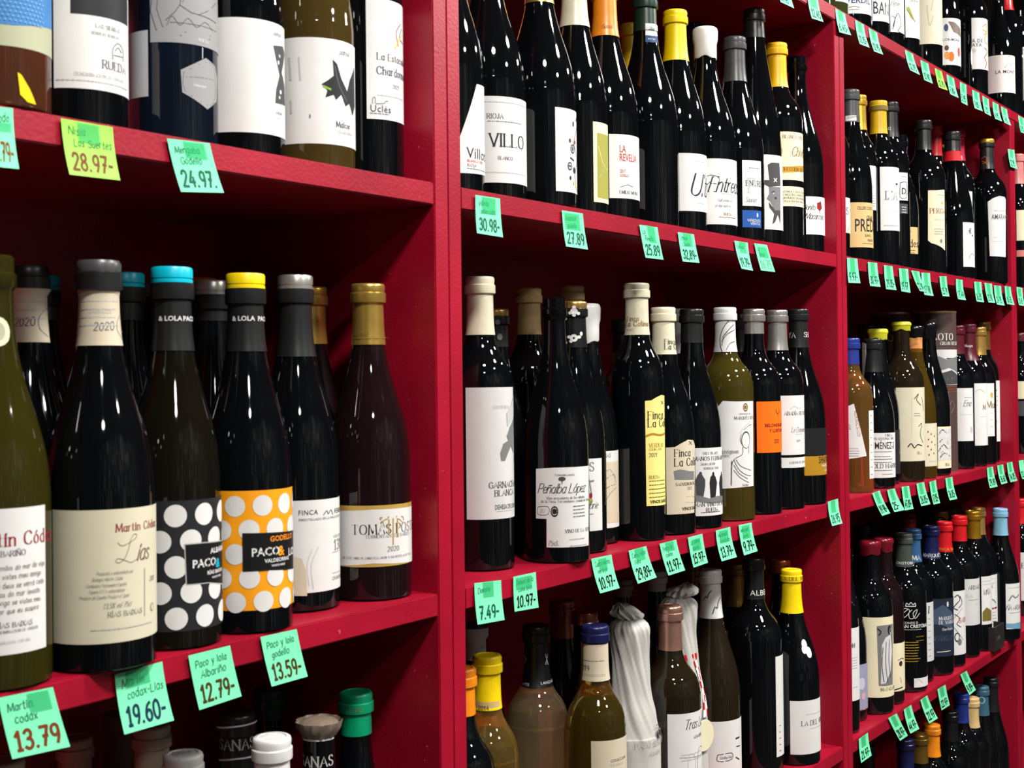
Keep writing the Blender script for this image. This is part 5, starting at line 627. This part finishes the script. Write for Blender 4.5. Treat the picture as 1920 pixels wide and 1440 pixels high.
('4C',2.3595,0.06,-2.891,0.3008,0.0356,'bor','blk',0.0145,('std','maroon',20.4),[(36.1,-0.22,2.08,180.4,136.6,'cream',[],None,'label'),(36.1,-0.24,2.06,131.2,94,'dgrey',[],None,'label')],'maroon-topped bottle on the middle shelf beyond the last post','bottle','wine bottle',()),
('4D',2.3424,0.06,-2.889,0.2869,0.0354,'bor','blk',0.0145,('std','red',61),[(35.9,-0.04,2.26,157.2,38.2,'white',[('T','E',1.4,118.9,12,'S','char')],None,'label')],'red capsule bottle past the last post on the lower shelf','bottle','wine bottle',()),
('3D',1.1051,0.045,-2.759,0.3,0.0355,'bor','blk',0.0145,None,[(36,0.48,2.78,178.3,55.5,'white',[('T','BOM',13.8,145.3,7.3,'S','dgrey'),('L',25.9,40.3,127.4,109.9,5,'ltgrey'),('L',27.4,39.3,77.8,74.1,1,'ltgrey')],None,'label')],'bottle with a long white label edge against the post','bottle','wine bottle',()),
('3D',1.185,0.0633,-2.765,0.3,0.0374,'bur','blk',0.0145,None,[(38,0.14,2.44,99.7,20.2,'cloud',[('E',16.9,84.3,8.53,8.53,'cloud2'),('E',31.4,66.1,8.53,10.42,'cloud3'),('E',35.2,44,5.69,6.63,'pinkc'),('E',19.5,48.7,6.63,5.69,'cloud3'),('K',[(4.7,21.2),(22.2,20.6),(49.5,20.6)],'copper',1.42)],None,'label')],'sloping black bottle with a cloudy blue picture label','bottle','wine bottle',()),
('3D',1.2588,0.0434,-2.784,0.3056,0.0384,'bor','blk',0.0165,('wax','waxred',25.8),[(39,-0.38,1.92,173.1,30.9,'cream',[('P',[(10,157.9),(24.3,159.2),(51.1,158.5),(46.4,50.8),(25.9,51.1),(12.4,52)],'grey'),('P',[(19.4,124.5),(27.4,137.1),(40.5,141.2),(46,111.7),(38.8,74.9),(26,55.8),(16.3,54.7)],'pale'),('K',[(21.4,119.6),(18.8,86.7),(22.7,58.1)],'char',1.54),('K',[(28.5,128.5),(26.6,90.8),(31,57.1)],'dgrey',1.54),('K',[(36.9,132.2),(34.5,94.6),(38.6,65.5)],'char',1.54),('E',37.3,149.2,4.82,8.67,'char'),('E',40.7,146.8,2.89,5.78,'pale'),('K',[(11.8,153.2),(17.7,147.3),(13.6,141.8)],'char',2.41),('T','MATALLANA',16.2,42.4,5.8,'S','dgrey')],None,'label')],'dark red waxed bottle with a cream label and engraved saint figure','bottle','wine bottle',()),
('3D',1.3341,0.0473,-2.793,0.3019,0.0364,'bor','wine',0.0165,('wax','waxred',24.6),[(37,-0.4,1.9,112.3,24.7,'cream',[('E',34.7,74.4,4.94,4.94,'char'),('E',36.3,73.2,2.47,2.47,'dred2'),('K',[(27.7,81.1),(36.6,83.8),(45.1,81.4)],'dgrey',1.38),('K',[(15.5,27.7),(24.3,29),(38.9,30.8)],'char',2.17),('K',[(32.6,49.4),(35.5,39.2)],'grey',1.19)],None,'label')],'second dark red waxed bottle with an eye peering from its label','bottle','wine bottle',()),
('3D',1.448,0.047,-2.808,0.2976,0.0407,'bor','blk',0.0145,('std','greygreen',62.6),[(41.3,-0.86,1.75,170.9,6,'none',[('K',[(2.1,165.2),(4.1,170.3),(8,167.3),(12,171.4),(16.1,167.2),(20.4,170.1),(21.4,165)],'white',1.44),('K',[(2.1,164.2),(21.4,164)],'white',1.65),('K',[(-9.7,157.4),(2,160.1),(9.8,155.2),(-0.1,142.9),(-3.9,148.7),(5.9,158.2)],'white',1.23),('K',[(13.8,157.2),(7.8,151.1),(9.6,141.1),(17.8,142.9),(24.8,157.7),(15.8,151.1),(20,140.8),(29.6,150.3)],'white',1.23),('T','CONDE D',-4.2,130.5,4.6,'B','white'),('T','SAN CRISTÓBAL',-9.2,123,6.2,'X','white'),('L',-6.3,34.4,119.2,116.4,1,'white'),('L',-2.7,30.6,95.2,59.1,8,'gold4'),('L',21.6,44.2,105.4,97.9,2,'gold3')],None,'screen_print'),(41.3,0.39,2.69,27.4,10.1,'white',[('K',[(18.2,19.7),(25,25.3),(35.4,18.1)],'ltgrey',1.03)],None,'label'),(15.3,-1.08,1.75,248.3,240.1,'none',[('T','CRISTOBAL',-14.7,239.8,5.1,'B','white')],None,'capsule_lettering')],'grey-green capsule bottle printed in white and gold on bare glass','bottle','wine bottle',()),
('3D',1.5268,0.056,-2.814,0.2969,0.0368,'bor','blk',0.0145,('std','blue4',63.4),[(37.3,0.45,2.75,156.6,41.4,'pale',[('L',30.1,37.9,148.4,51.5,9,'grey'),('K',[(33.1,148.1),(31.3,135.8)],'char',2.54)],None,'label'),(15.3,-0.88,0.94,248.3,237.8,'none',[('T','MA',-0.8,237.8,8.5,'S','white')],None,'capsule_lettering')],'steel blue capsule bottle mostly hidden by the grey-green capsule one','bottle','wine bottle',()),
('3D',1.7737,0.15,-2.811,0.2884,0.0355,'bor','blk',0.0145,('std','red2',42.3),[],'red capsule behind the steel blue one','bottle','wine bottle',()),
('3D',1.8874,0.1861,-2.812,0.2864,0.0355,'bor','blk',0.0145,('std','red2',48.9),[],'deeper red capsule furthest back on the lower shelf','bottle','wine bottle',()),
('3D',1.6101,0.047,-2.827,0.2953,0.0416,'bor','blk',0.0145,('std','navy',65),[(42.2,-0.04,2.26,154,38.6,'midnight',[('P',[(0.8,130.8),(11.2,136.3),(22.3,142.4),(51.1,122.3),(49.9,90.4),(18.2,102.1),(0.5,104.1)],'slate2'),('E',34,142.6,2.71,5.42,'pale'),('T','MARQUÉS',14,111.8,6.5,'S','white'),('T','DE VARGAS',13.9,103.3,6.5,'S','white'),('T','Gran Reserva',19.2,90.4,5.4,'C','white'),('T','VARGAS',2.1,70.1,9.7,'S','slate2'),('K',[(8.9,48),(40.1,49.1)],'white',1.3)],None,'label'),(15.3,-1.75,1.75,243.2,234.6,'none',[('T','MARQUÉS DE',-15.8,234.2,6.5,'S','white')],None,'capsule_lettering')],'navy capsule bottle with a midnight blue label','bottle','wine bottle',()),
('3D',1.9291,0.128,-2.834,0.2921,0.0355,'bor','blk',0.0145,('std','dgold',50.1),[],'dull gold capsule standing behind the navy capsule','bottle','wine bottle',()),
('3D',1.6961,0.047,-2.837,0.2953,0.0394,'bor','blk',0.0145,('std','red',61.4),[(40,0.27,2.57,156.3,25.3,'white',[('K',[(19.5,144.3),(27.1,148.3),(32.6,139),(24.2,130.9),(16.9,122.5),(26.5,117.6)],'dgrey',2.22),('K',[(32.7,145.6),(39.2,131.8),(29.3,121.8)],'char',1.78),('K',[(19,109.3),(31.8,99.6),(23.5,89.4),(34.6,81.8)],'char',1.56),('K',[(16.5,100.6),(38.9,120.8)],'grey',1.11),('K',[(16.3,83.1),(41.2,54.6)],'grey',1.11),('E',24.3,61.9,6.67,10.01,'dgrey'),('E',24.3,61.9,4.45,6.67,'white'),('E',30.9,51.5,5.56,6.67,'grey'),('T','SAN',28.8,91.2,10,'S','dred2')],None,'label'),(15.3,-1.75,1.75,246.1,237.3,'none',[('T','FINCA SAN',-14.4,237.2,5.6,'B','orange')],None,'capsule_lettering')],'scarlet capsule bottle with an ornamental black and white label','bottle','wine bottle',()),
('3D',1.8579,0.1118,-2.832,0.2841,0.0369,'bor','blk',0.0145,('std','ink',55.9),[(37.5,0.54,1.06,128.2,29.9,'white',[],None,'label')],'black capsule bottle squeezed behind the scarlet capsule','bottle','wine bottle',()),
('3D',1.7983,0.0471,-2.847,0.2977,0.0396,'bor','blk',0.0145,('std','red',53.4),[(40.2,0.13,2.43,167.3,69.3,'pale',[('T','ARDALES',17.8,145.2,8.1,'S','dgrey'),('T','VIÑAS',6.3,128.2,5.8,'S','ltgrey'),('L',17.5,45.4,122.5,117.9,1,'grey'),('L',33.5,45.1,112.4,108.8,1,'ltgrey')],None,'label')],'second scarlet capsule bottle, pale label in plain grey capitals','bottle','wine bottle',()),
('3D',1.8741,0.0394,-2.857,0.3012,0.036,'bor','blk',0.0145,('std','gold3',59.4),[(36.6,0.42,2.72,162.5,58.5,'white',[('T','VIÑA',18.1,123,10.6,'C','char'),('L',18.5,48,152,144.6,2,'ltgrey'),('P',[(17.5,85.9),(27.1,95.7),(45.3,86.6),(44.4,65.7),(17.2,66.1)],'olive2')],None,'label')],'old gold capsule bottle with an engraved landscape label','bottle','wine bottle',()),
('3D',1.9486,0.051,-2.86,0.3011,0.0387,'bor','blk',0.0145,('std','tan2',59.3),[(39.3,0.24,2.54,155.1,37.6,'white',[('T','ÑAL',15.8,126.6,10.8,'C','char'),('L',12.5,51.4,145.5,136.5,2,'ltgrey'),('K',[(11.6,79.4),(25.4,80.2),(48.8,81.1)],'dred',3.59),('K',[(17.9,104.1),(22.9,94.5),(31.7,100.9),(43.3,92.6)],'grey',2.87),('L',11.5,47.3,71.2,44.6,5,'grey')],None,'label')],'mustard-tan capsule bottle with a red-striped white label above the carton','bottle','wine bottle',()),
('3D',2.0216,0.0219,-2.876,0.2942,0.0393,'bur','blk',0.0145,('std','sky',60.3),[(39.9,0.24,2.54,128.4,26.9,'white',[('P',[(9,39.7),(28.1,39.1),(57.8,40.5),(57.8,23.6),(8.9,30.1)],'sky2'),('T','ÑA ARDANZA',9.4,69.7,9.8,'C','char'),('L',14.8,57.7,118.9,117.4,1,'ltgrey'),('K',[(16.9,91.3),(24.9,101.8),(34,96.3),(47.3,102)],'grey',2.93),('L',16.5,53.1,62.5,60.1,1,'grey')],None,'label')],'sky blue capsule bottle with a blue-banded white label','bottle','wine bottle',()),
('3D',1.6328,0.2,-2.778,0.2847,0.0355,'bor','blk',0.0145,('std','ink',37.5),[],'matte black capsule in the dark corner behind the red waxed bottles','bottle','wine bottle',()),
('3D',1.7897,0.235,-2.786,0.2747,0.0355,'bor','blk',0.0145,('std','ink2',42.1),[],'glossy black capsule at the very back behind the red waxed bottles','bottle','wine bottle',()),
('3E',1.4002,0.1085,-2.779,0.2914,0.0369,'bur','blk',0.0145,('std','ink',48.8),[],'black-capped bottle in the near corner of the lowest shelf','bottle','wine bottle',()),
('3E',1.5163,0.044,-2.817,0.2964,0.0369,'bor','blk',0.0145,('std','dgold',55.1),[],'dull gold capsule on the lowest shelf','bottle','wine bottle',()),
('3E',1.4419,0.0467,-2.807,0.3038,0.0369,'bor','blk',0.0145,('std','navy',62.4),[],'navy capsule in deep shade beside the dull gold one','bottle','wine bottle',()),
('3E',1.5936,0.045,-2.826,0.2969,0.0369,'bor','blk',0.0145,('std','orange4',62.3),[],'bright amber capsule on the lowest shelf','bottle','wine bottle',()),
('3E',1.7132,0.045,-2.839,0.298,0.0369,'bor','blk',0.0145,('std','ink',59.9),[],'matte black neck beside the blue capsule','bottle','wine bottle',()),
('3E',1.7877,0.045,-2.847,0.3189,0.0369,'bor','blk',0.0145,('std','blue3',60.1),[],'blue capsule under the last price notes','bottle','wine bottle',()),
('3E',1.8621,0.045,-2.854,0.2947,0.0369,'bor','blk',0.0145,('std','tan',63.3),[],'tan capsule behind the blue one','bottle','wine bottle',()),
('3E',1.9366,0.045,-2.861,0.3041,0.0369,'bur','blk',0.0145,('std','teal2',62.7),[(15.3,-0.57,0.77,293.7,258.2,'none',[('E',0.7,276,7.13,8.31,'sky'),('E',0.7,276,4.75,5.94,'teal2')],None,'capsule_emblem')],'blue-grey capsule with a ring emblem','bottle','wine bottle',()),
('3E',2.0126,0.045,-2.868,0.3083,0.0369,'bur','blk',0.0145,('std','ink2',75.3),[],'black wax capsule in the lowest corner','bottle','wine bottle',())]
NOTES = [
(1,'B',[(-504.2,197.7),(-481,199.3),(-480.6,156.6),(-503,156)],'19.79-',['Rosado'],'mint',(0.1,0.6,0.9,0.75),'brown'),
(1,'B',[(-443,198.2),(-398.9,198.3),(-397,158.4),(-440.3,157.7)],'28.97-',['Nisia','Las Suertes'],'lime2',(0.3,0.62,0.72,0.98),'rust'),
(1,'B',[(-348.7,197.1),(-306.2,199.2),(-296.2,160.1),(-338.8,156.4)],'24.97.',['Mengoba','Godello'],'mint',(0.35,0.66,0.85,0.98),'teal3'),
(1,'C',[(-495.9,-205),(-453.4,-206.2),(-442.6,-250.1),(-487.5,-248)],'13.79',['Martín','codax'],'mint',(0.5,0.66,0.9,0.98),'rust'),
(1,'C',[(-401.3,-207.8),(-357.9,-206.2),(-352.3,-251.5),(-397.5,-251.9)],'19.60-',['Martín','codax-Lías'],'mint',(0.2,0.72,0.7,1),'navyink'),
(1,'C',[(-332.6,-206.4),(-290,-206),(-280.9,-248.5),(-324.6,-250.2)],'12.79-',['Paco y lola','Albariño'],'mint',None,'olivei'),
(1,'C',[(-257,-204.9),(-215.4,-205.3),(-205.8,-247.3),(-248,-247.4)],'13.59-',['Paco y lola','godello'],'mint',None,'olivei'),
(2,'B',[(42.6,194.7),(84.8,195.3),(84.9,154.4),(41,155.3)],'30.98-',['Villota','selección'],'mint',(0.25,0.55,0.8,0.98),'teal3'),
(2,'B',[(201.5,194.2),(244.6,194.7),(249.3,153.3),(203.9,153.7)],'27.89',['Avancia','godello'],'mint',(0.1,0.5,0.8,0.95),'teal3'),
(2,'B',[(372.8,193),(417.8,193.5),(427.8,153.2),(383.5,153)],'25.89',['La','Revelía'],'mint',(0.4,0.5,0.8,1),'teal3'),
(2,'B',[(470.7,191.9),(514.5,192.6),(524,155.2),(479.8,154.5)],'32,89-',['Ultreia','Claudio'],'mint',(0.3,0.55,0.8,1),'teal3'),
(2,'B',[(634.3,193.4),(676.8,193.7),(680.8,153.7),(644.9,154.6)],'19.79-',['Entreasi'],'mint',(0.3,0.6,0.8,1),'teal3'),
(2,'B',[(697.8,194.5),(740.9,195.4),(763.8,156.9),(714.4,156.4)],'16.75',['La','Botija'],'mint',(0.2,0.5,0.85,0.9),'ltteal'),
(2,'C',[(33.7,-200.8),(79.1,-203.8),(79.3,-244.9),(33.8,-242.4)],'7.49-',['Domine'],'mint',(0.3,0.62,0.7,1),'teal3'),
(2,'C',[(101,-203.4),(142.3,-203.8),(143.6,-242.1),(100.3,-239.9)],'10.97-',['Dehesa de la','Luna blco'],'mint',(0.1,0.6,0.8,0.95),'ink'),
(2,'C',[(254.1,-203.3),(298.7,-203.8),(306.2,-243.9),(262.5,-243.8)],'10.97-',['Cuatro vientos','verdejo'],'mint',(0.3,0.6,0.7,0.95),'ink'),
(2,'C',[(338,-204),(380.2,-203.2),(393.8,-243.1),(348.4,-244.7)],'29,89-',['Carlos vidal','Felix'],'mint',(0.3,0.62,0.8,1),'ink'),
(2,'C',[(413.5,-204.4),(456.4,-203.8),(469.6,-244.4),(427.5,-245.6)],'11.97-',['Finca la','colina'],'mint',(0.3,0.7,0.8,1),'ink'),
(2,'C',[(487.9,-204.6),(528.1,-204.1),(536.2,-243.2),(495.7,-244.4)],'15.97-',['La colina','sauvig'],'mint',(0.2,0.5,0.8,0.9),'ink'),
(2,'C',[(566.7,-203.9),(609.9,-203.4),(615.3,-245.1),(570.2,-245.4)],'13.79-',['Hermanos','Fernández'],'mint',(0.2,0.55,0.8,0.95),'ink'),
(2,'C',[(636.4,-203.9),(677.4,-204.3),(684.9,-245.3),(640.2,-246)],'9.79-',['Marqués','sauvig'],'mint',(0.2,0.5,0.8,0.95),'ink'),
(2,'C',[(956.9,-199.4),(999.4,-198),(998.1,-237.6),(957.8,-237.8)],'26.95',[],'mint',(0.25,0.5,0.7,1),'teal3'),
(2,'A',[(788.4,592.4),(833,593.4),(839.9,564),(791.3,562.7)],'14.95',[],'mint',(0.2,0.5,0.8,0.95),'teal3'),
(2,'A',[(900.2,604.3),(942.6,603.2),(950,566.5),(905.1,562.7)],'12.45',[],'mint',(0.2,0.5,0.8,0.95),'teal3'),
(3,'A',[(1015.8,604.3),(1057.5,603.9),(1068.2,569.6),(1019,564.7)],'6.45-',[],'mint',(0.25,0.55,0.7,1),'teal3'),
(3,'A',[(1103.1,604),(1142.7,604.3),(1153.9,566.1),(1106.5,563)],'11.15-',[],'mint',(0.25,0.55,0.7,1),'teal3'),
(3,'A',[(1165.5,603.6),(1207,603.9),(1218.8,566.7),(1174.3,563.6)],'11.95-',[],'mint',(0.25,0.55,0.7,1),'teal3'),
(3,'A',[(1350.8,602.3),(1395.2,603.1),(1417.9,567),(1364,566.2)],'12.75',[],'mint',(0.25,0.55,0.7,1),'teal3'),
(3,'A',[(1437.6,600.2),(1484.7,601.9),(1499.2,565.2),(1451.6,564)],'13.90',[],'mint',(0.25,0.55,0.7,1),'teal3'),
(3,'A',[(1523.4,600.9),(1566.4,601.5),(1588.5,567.1),(1534.9,564.1)],'12.75-',[],'lime2',(0.25,0.55,0.7,1),'teal3'),
(3,'A',[(1596.9,601.7),(1645.5,601.9),(1657.9,563.7),(1605.4,562.4)],'7.80-',[],'mint',(0.25,0.55,0.7,1),'teal3'),
(3,'A',[(1684.8,602.3),(1728.8,603.5),(1726.7,559.6),(1686.4,559.6)],'5.95',[],'mint',(0.25,0.55,0.7,1),'teal3'),
(3,'A',[(1770,600.5),(1820.2,602.3),(1826.2,563.1),(1771.9,561.3)],'7.85-',[],'mint',(0.25,0.55,0.7,1),'teal3'),
(3,'A',[(1843.8,600.6),(1892.2,600.5),(1894.4,563.4),(1845.9,562.8)],'7.25',[],'mint',(0.25,0.55,0.7,1),'teal3'),
(3,'A',[(1921,600.6),(1967.3,601.1),(1974,563.8),(1919,561.3)],'6.95',[],'mint',(0.25,0.55,0.7,1),'teal3'),
(3,'A',[(1988.8,601),(2036.9,601.4),(2048.4,565.3),(1995.6,564.7)],'7.45',[],'mint',(0.25,0.55,0.7,1),'teal3'),
(4,'A',[(2132.6,603),(2184.7,603.5),(2192.3,566.5),(2139.8,564)],'8.15',[],'mint',(0.25,0.5,0.7,1),'teal3'),
(3,'B',[(1052.6,197.3),(1098.2,198.5),(1104.1,157.4),(1051.2,155.6)],'9.97-',[],'mint',(0.25,0.4,0.7,1),'teal3'),
(3,'B',[(1147.9,196.3),(1191.6,197.2),(1197.9,155.5),(1146.3,154.9)],'30.97-',[],'mint',(0.25,0.4,0.7,1),'teal3'),
(3,'B',[(1226,195.6),(1269.5,196.3),(1276.1,153.5),(1227,153.1)],'29.85-',[],'mint',(0.25,0.4,0.7,1),'teal3'),
(3,'B',[(1303,194.5),(1352,196.4),(1356,152.2),(1309.8,153.1)],'19.97',[],'mint',(0.25,0.4,0.7,1),'teal3'),
(3,'B',[(1369.5,194.5),(1414.7,195.1),(1431.5,157.5),(1400.9,157.2)],'22.90',[],'mint',(0.25,0.4,0.7,1),'teal3'),
(3,'B',[(1426.9,193.8),(1477,195.6),(1478.3,151.4),(1425.1,151.2)],'17.98',[],'mint',(0.25,0.4,0.7,1),'teal3'),
(3,'B',[(1535.2,192.6),(1578.8,194.9),(1580.4,154.6),(1536.8,153.8)],'25.79',[],'mint',(0.25,0.4,0.7,1),'teal3'),
(3,'B',[(1641.1,192.9),(1684,193),(1682.1,151.2),(1632.2,151.4)],'17.49',[],'mint',(0.25,0.4,0.7,1),'teal3'),
(3,'B',[(1765.9,193.9),(1816.2,195.3),(1822,152.1),(1767.7,152.3)],'16.85',[],'mint',(0.25,0.4,0.7,1),'teal3'),
(3,'B',[(1840,195.3),(1896.7,195.9),(1898.7,153.8),(1849.9,153.1)],'21.90',[],'mint',(0.25,0.4,0.7,1),'teal3'),
(3,'B',[(1913.1,193.2),(1968,194.6),(1970.1,150.5),(1911,150.7)],'24.95',[],'mint',(0.25,0.4,0.7,1),'teal3'),
(3,'B',[(1998.4,196.1),(2047,196),(2053.8,154.7),(1996.2,155.1)],'18.65',[],'mint',(0.25,0.4,0.7,1),'teal3'),
(4,'B',[(2097,198.4),(2148.4,198.3),(2150.8,155.8),(2099.4,156.4)],'15.45',[],'mint',(0.2,0.5,0.7,0.95),'teal3'),
(3,'P',[(2041.1,511.7),(2095.6,516.6),(2102.4,472.8),(2043.4,470.5)],'12.95',[],'mint',(0.25,0.55,0.7,1),'teal3'),
(3,'C',[(1153.4,-202.1),(1189.7,-200.4),(1222.5,-242.6),(1185.4,-243.7)],'19.98-',[],'mint',(0.25,0.5,0.7,1),'ink'),
(3,'C',[(1226.8,-202.5),(1264.9,-202.7),(1296.9,-243.8),(1244.2,-242.7)],'25-',[],'mint',(0.25,0.5,0.7,1),'ink'),
(3,'C',[(1301.3,-202.7),(1341.6,-203.9),(1354.5,-247.2),(1311,-246.1)],'47.89-',[],'mint',(0.25,0.5,0.7,1),'ink'),
(3,'C',[(1383,-203.1),(1425.6,-203.4),(1445.6,-246.5),(1393.3,-245.8)],'26.85-',[],'mint',(0.25,0.5,0.7,1),'ink'),
(3,'C',[(1456.7,-205.7),(1495.1,-204.5),(1506.1,-249.9),(1467.5,-249.5)],'17.85-',[],'mint',(0.25,0.5,0.7,1),'ink'),
(3,'C',[(1554.3,-205.7),(1598.6,-205.8),(1607,-250.3),(1559.1,-249.3)],'36.85-',[],'mint',(0.25,0.5,0.7,1),'ink'),
(3,'C',[(1840.4,-203.7),(1884.9,-204.4),(1895.1,-248.2),(1838.2,-247.2)],'29.89',[],'mint',(0.25,0.5,0.7,1),'ink'),
(3,'C',[(1918.1,-204.2),(1964.7,-204.8),(1971.2,-245.8),(1924.4,-245.8)],'36.60',[],'mint',(0.25,0.5,0.7,1),'ink'),
(3,'C',[(1995.2,-203.2),(2039.4,-203.6),(2055.1,-247.3),(2001.7,-246.9)],'14.85',[],'mint',(0.25,0.5,0.7,1),'ink'),
(4,'C',[(2094,-204.5),(2136,-204.7),(2147.7,-250.5),(2100.9,-247)],'13.45',[],'mint',None,'ink'),
(3,'D',[(1076.4,-606),(1118.2,-605.1),(1121.8,-643.9),(1075,-644.8)],'21.97-',[],'mint',(0.25,0.55,0.7,1),'ink'),
(3,'D',[(1216.6,-602.8),(1260.2,-604),(1308.9,-654.5),(1266.5,-654)],'28.97-',[],'mint',(0.25,0.55,0.7,1),'ink'),
(3,'D',[(1296.6,-605.4),(1336.9,-605.4),(1361.4,-654),(1314.7,-652)],'44.97-',[],'mint',(0.25,0.55,0.7,1),'ink'),
(3,'D',[(1387.3,-607.4),(1427.2,-606.8),(1465.9,-657.8),(1418.8,-657.2)],'22.97',[],'mint',(0.25,0.55,0.7,1),'ink'),
(3,'D',[(1487.3,-608.1),(1536.5,-608.9),(1554.7,-652.5),(1504.9,-652)],'22.97-',[],'mint',(0.25,0.55,0.7,1),'ink'),
(3,'D',[(1632.8,-608),(1675.9,-608.9),(1721.7,-656.5),(1677.2,-658.2)],'9.89-',[],'mint',(0.25,0.55,0.7,1),'ink')]
CARTON = (2.022,0.150,0.070,0.290)
TRAY = (1.897,0.008,0.075,0.030,0.052)

for b in BOTTLES: bottle(*b)
# ------------------------------------------------------------------ price notes stuck along the shelf edges
ORD = ['first', 'second', 'third', 'fourth', 'fifth', 'sixth', 'seventh', 'eighth', 'ninth', 'tenth', 'eleventh', 'twelfth']
def note(bay, row, q, price, lines, col, tape, inkc, idx, total):
    TL, TR, BR, BL = q
    rnd = random.Random(int(q[0][0]*7)); curl = rnd.uniform(.002, .007); cu = rnd.uniform(-.5, 1)
    cx = (TL[0]+TR[0])/2; cz = (TL[1]+TR[1])/2
    def at(a, b, off=0):        # a along the note, b from 0 at the foot to 1 at the top
        t = [TL[i]+(TR[i]-TL[i])*a for i in (0, 1)]; f = [BL[i]+(BR[i]-BL[i])*a for i in (0, 1)]
        x = f[0]+(t[0]-f[0])*b; z = f[1]+(t[1]-f[1])*b
        y = -.0016-curl*(1-b)**2-.0012*cu*(a-.5)*(1-b)
        return ((x-cx)/1000, y-off, (z-cz)/1000)
    bm = bmesh.new(); n = 6
    g = [[bm.verts.new(at(i/n, j/n)) for i in range(n+1)] for j in range(n+1)]
    h = [[bm.verts.new(at(i/n, j/n, -.0002)) for i in range(n+1)] for j in range(n+1)]
    for j in range(n):
        for i in range(n):
            bm.faces.new((g[j][i], g[j][i+1], g[j+1][i+1], g[j+1][i])); bm.faces.new((h[j][i], h[j+1][i], h[j+1][i+1], h[j][i+1]))
    asp = math.hypot(TL[0]-BL[0], TL[1]-BL[1])/max(math.hypot(TL[0]-TR[0], TL[1]-TR[1]), 1)
    def write(txt, a0, b0, hgt, wmax, style, mi, tilt=0):
        V, F, wd = stroke_text(txt, style)
        sx = min(hgt*asp, wmax/max(wd, .1))
        vs = [bm.verts.new(at(min(max(a0+v[0]*sx, 0), 1), min(max(b0+v[1]*hgt+tilt*v[0]*sx, 0), 1), .0003)) for v in V]
        for f in F:
            fc = bm.faces.new([vs[i] for i in f]); fc.material_index = mi
    write(price, .11, .11, .30, .82, 'M', 1)
    for k, t in enumerate(lines[:2]): write(t, .12+.08*k, .74-.2*k, .14, .76, 'H', 2, .04)
    o = finish(bm, 'price_note', [ink(col), ink(inkc if inkc != 'brown' else 'rust'), ink('teal3')], None, (cx/1000, 0, Z0+cz/1000), smooth=False)
    c = {'mint': 'mint green', 'lime2': 'lime green'}[col]
    where = 'stuck on the far post below the top board' if row == 'P' else '%s along the %s bay %s edge' % (ORD[idx], BAYN[bay], ROWN[row])
    tag(o, '%s price note reading %s %s' % (c, price.rstrip('-'), where), 'price note', 'handwritten price notes along the shelf edges')
    if tape:
        bm = bmesh.new(); a0, b0, a1, b1 = tape
        g = [[bm.verts.new(at(a0+(a1-a0)*i/4, b0+(b1-b0)*j/4, .0005)) for i in range(5)] for j in range(5)]
        for j in range(4):
            for i in range(4): bm.faces.new((g[j][i], g[j][i+1], g[j+1][i+1], g[j+1][i]))
        finish(bm, 'sticky_tape', [TAPE], o, smooth=False)
TAPE = principled('clear_green_tape', lin((40,200,120)), .25); TAPE.node_tree.nodes['Principled BSDF'].inputs['Alpha'].default_value = .5
cnt = {}
for nt in NOTES:
    k = nt[:2]; cnt[k] = cnt.get(k, -1)+1
    note(*nt, cnt[k], 0)
# ------------------------------------------------------------------ cartons on the third bay's lower shelf
card = principled('black_card', lin((40,36,34)), .45); noise_tint(card, 30, .15)
zD = Z0+ZT['D']
r = bpy.data.objects.new('bottle_carton', None); C.objects.link(r); r.location = (CARTON[0], CARTON[1], zD+.0003)
tag(r, 'tall black presentation carton standing behind the scarlet capsules on the lower shelf', 'carton')
w2 = CARTON[2]/2
box('carton_body', -w2, w2, -.035, .035, 0, CARTON[3]-.03, [card], r, .001); box('carton_lid', -w2-.001, w2+.001, -.036, .036, CARTON[3]-.03, CARTON[3], [card], r, .001)
r = bpy.data.objects.new('open_tray', None); C.objects.link(r); r.location = (TRAY[0], TRAY[1], zD+.0003)
tag(r, 'small open-topped black card box at the shelf edge beneath the red-striped label', 'box')
a, b, h = TRAY[2]/2, TRAY[3]/2, TRAY[4]
bm = bmesh.new()
for q in ((-a, a, -b, -b+.002), (-a, a, b-.002, b), (-a, -a+.002, -b+.002, b-.002), (a-.002, a, -b+.002, b-.002)): box_bm(bm, *q, 0, h)
box_bm(bm, -a+.002, a-.002, -b+.002, b-.002, 0, .002)
finish(bm, 'tray_walls', [card], r, smooth=False)
bm = bmesh.new(); V, F, wd = text2d('LAN', 'S'); vs = [bm.verts.new((-.02+p*.009, -b-.0004, h*.42+q_*.009)) for p, q_ in V]
for f in F: bm.faces.new([vs[i] for i in f])
finish(bm, 'tray_lettering', [ink('grey')], r, smooth=False)
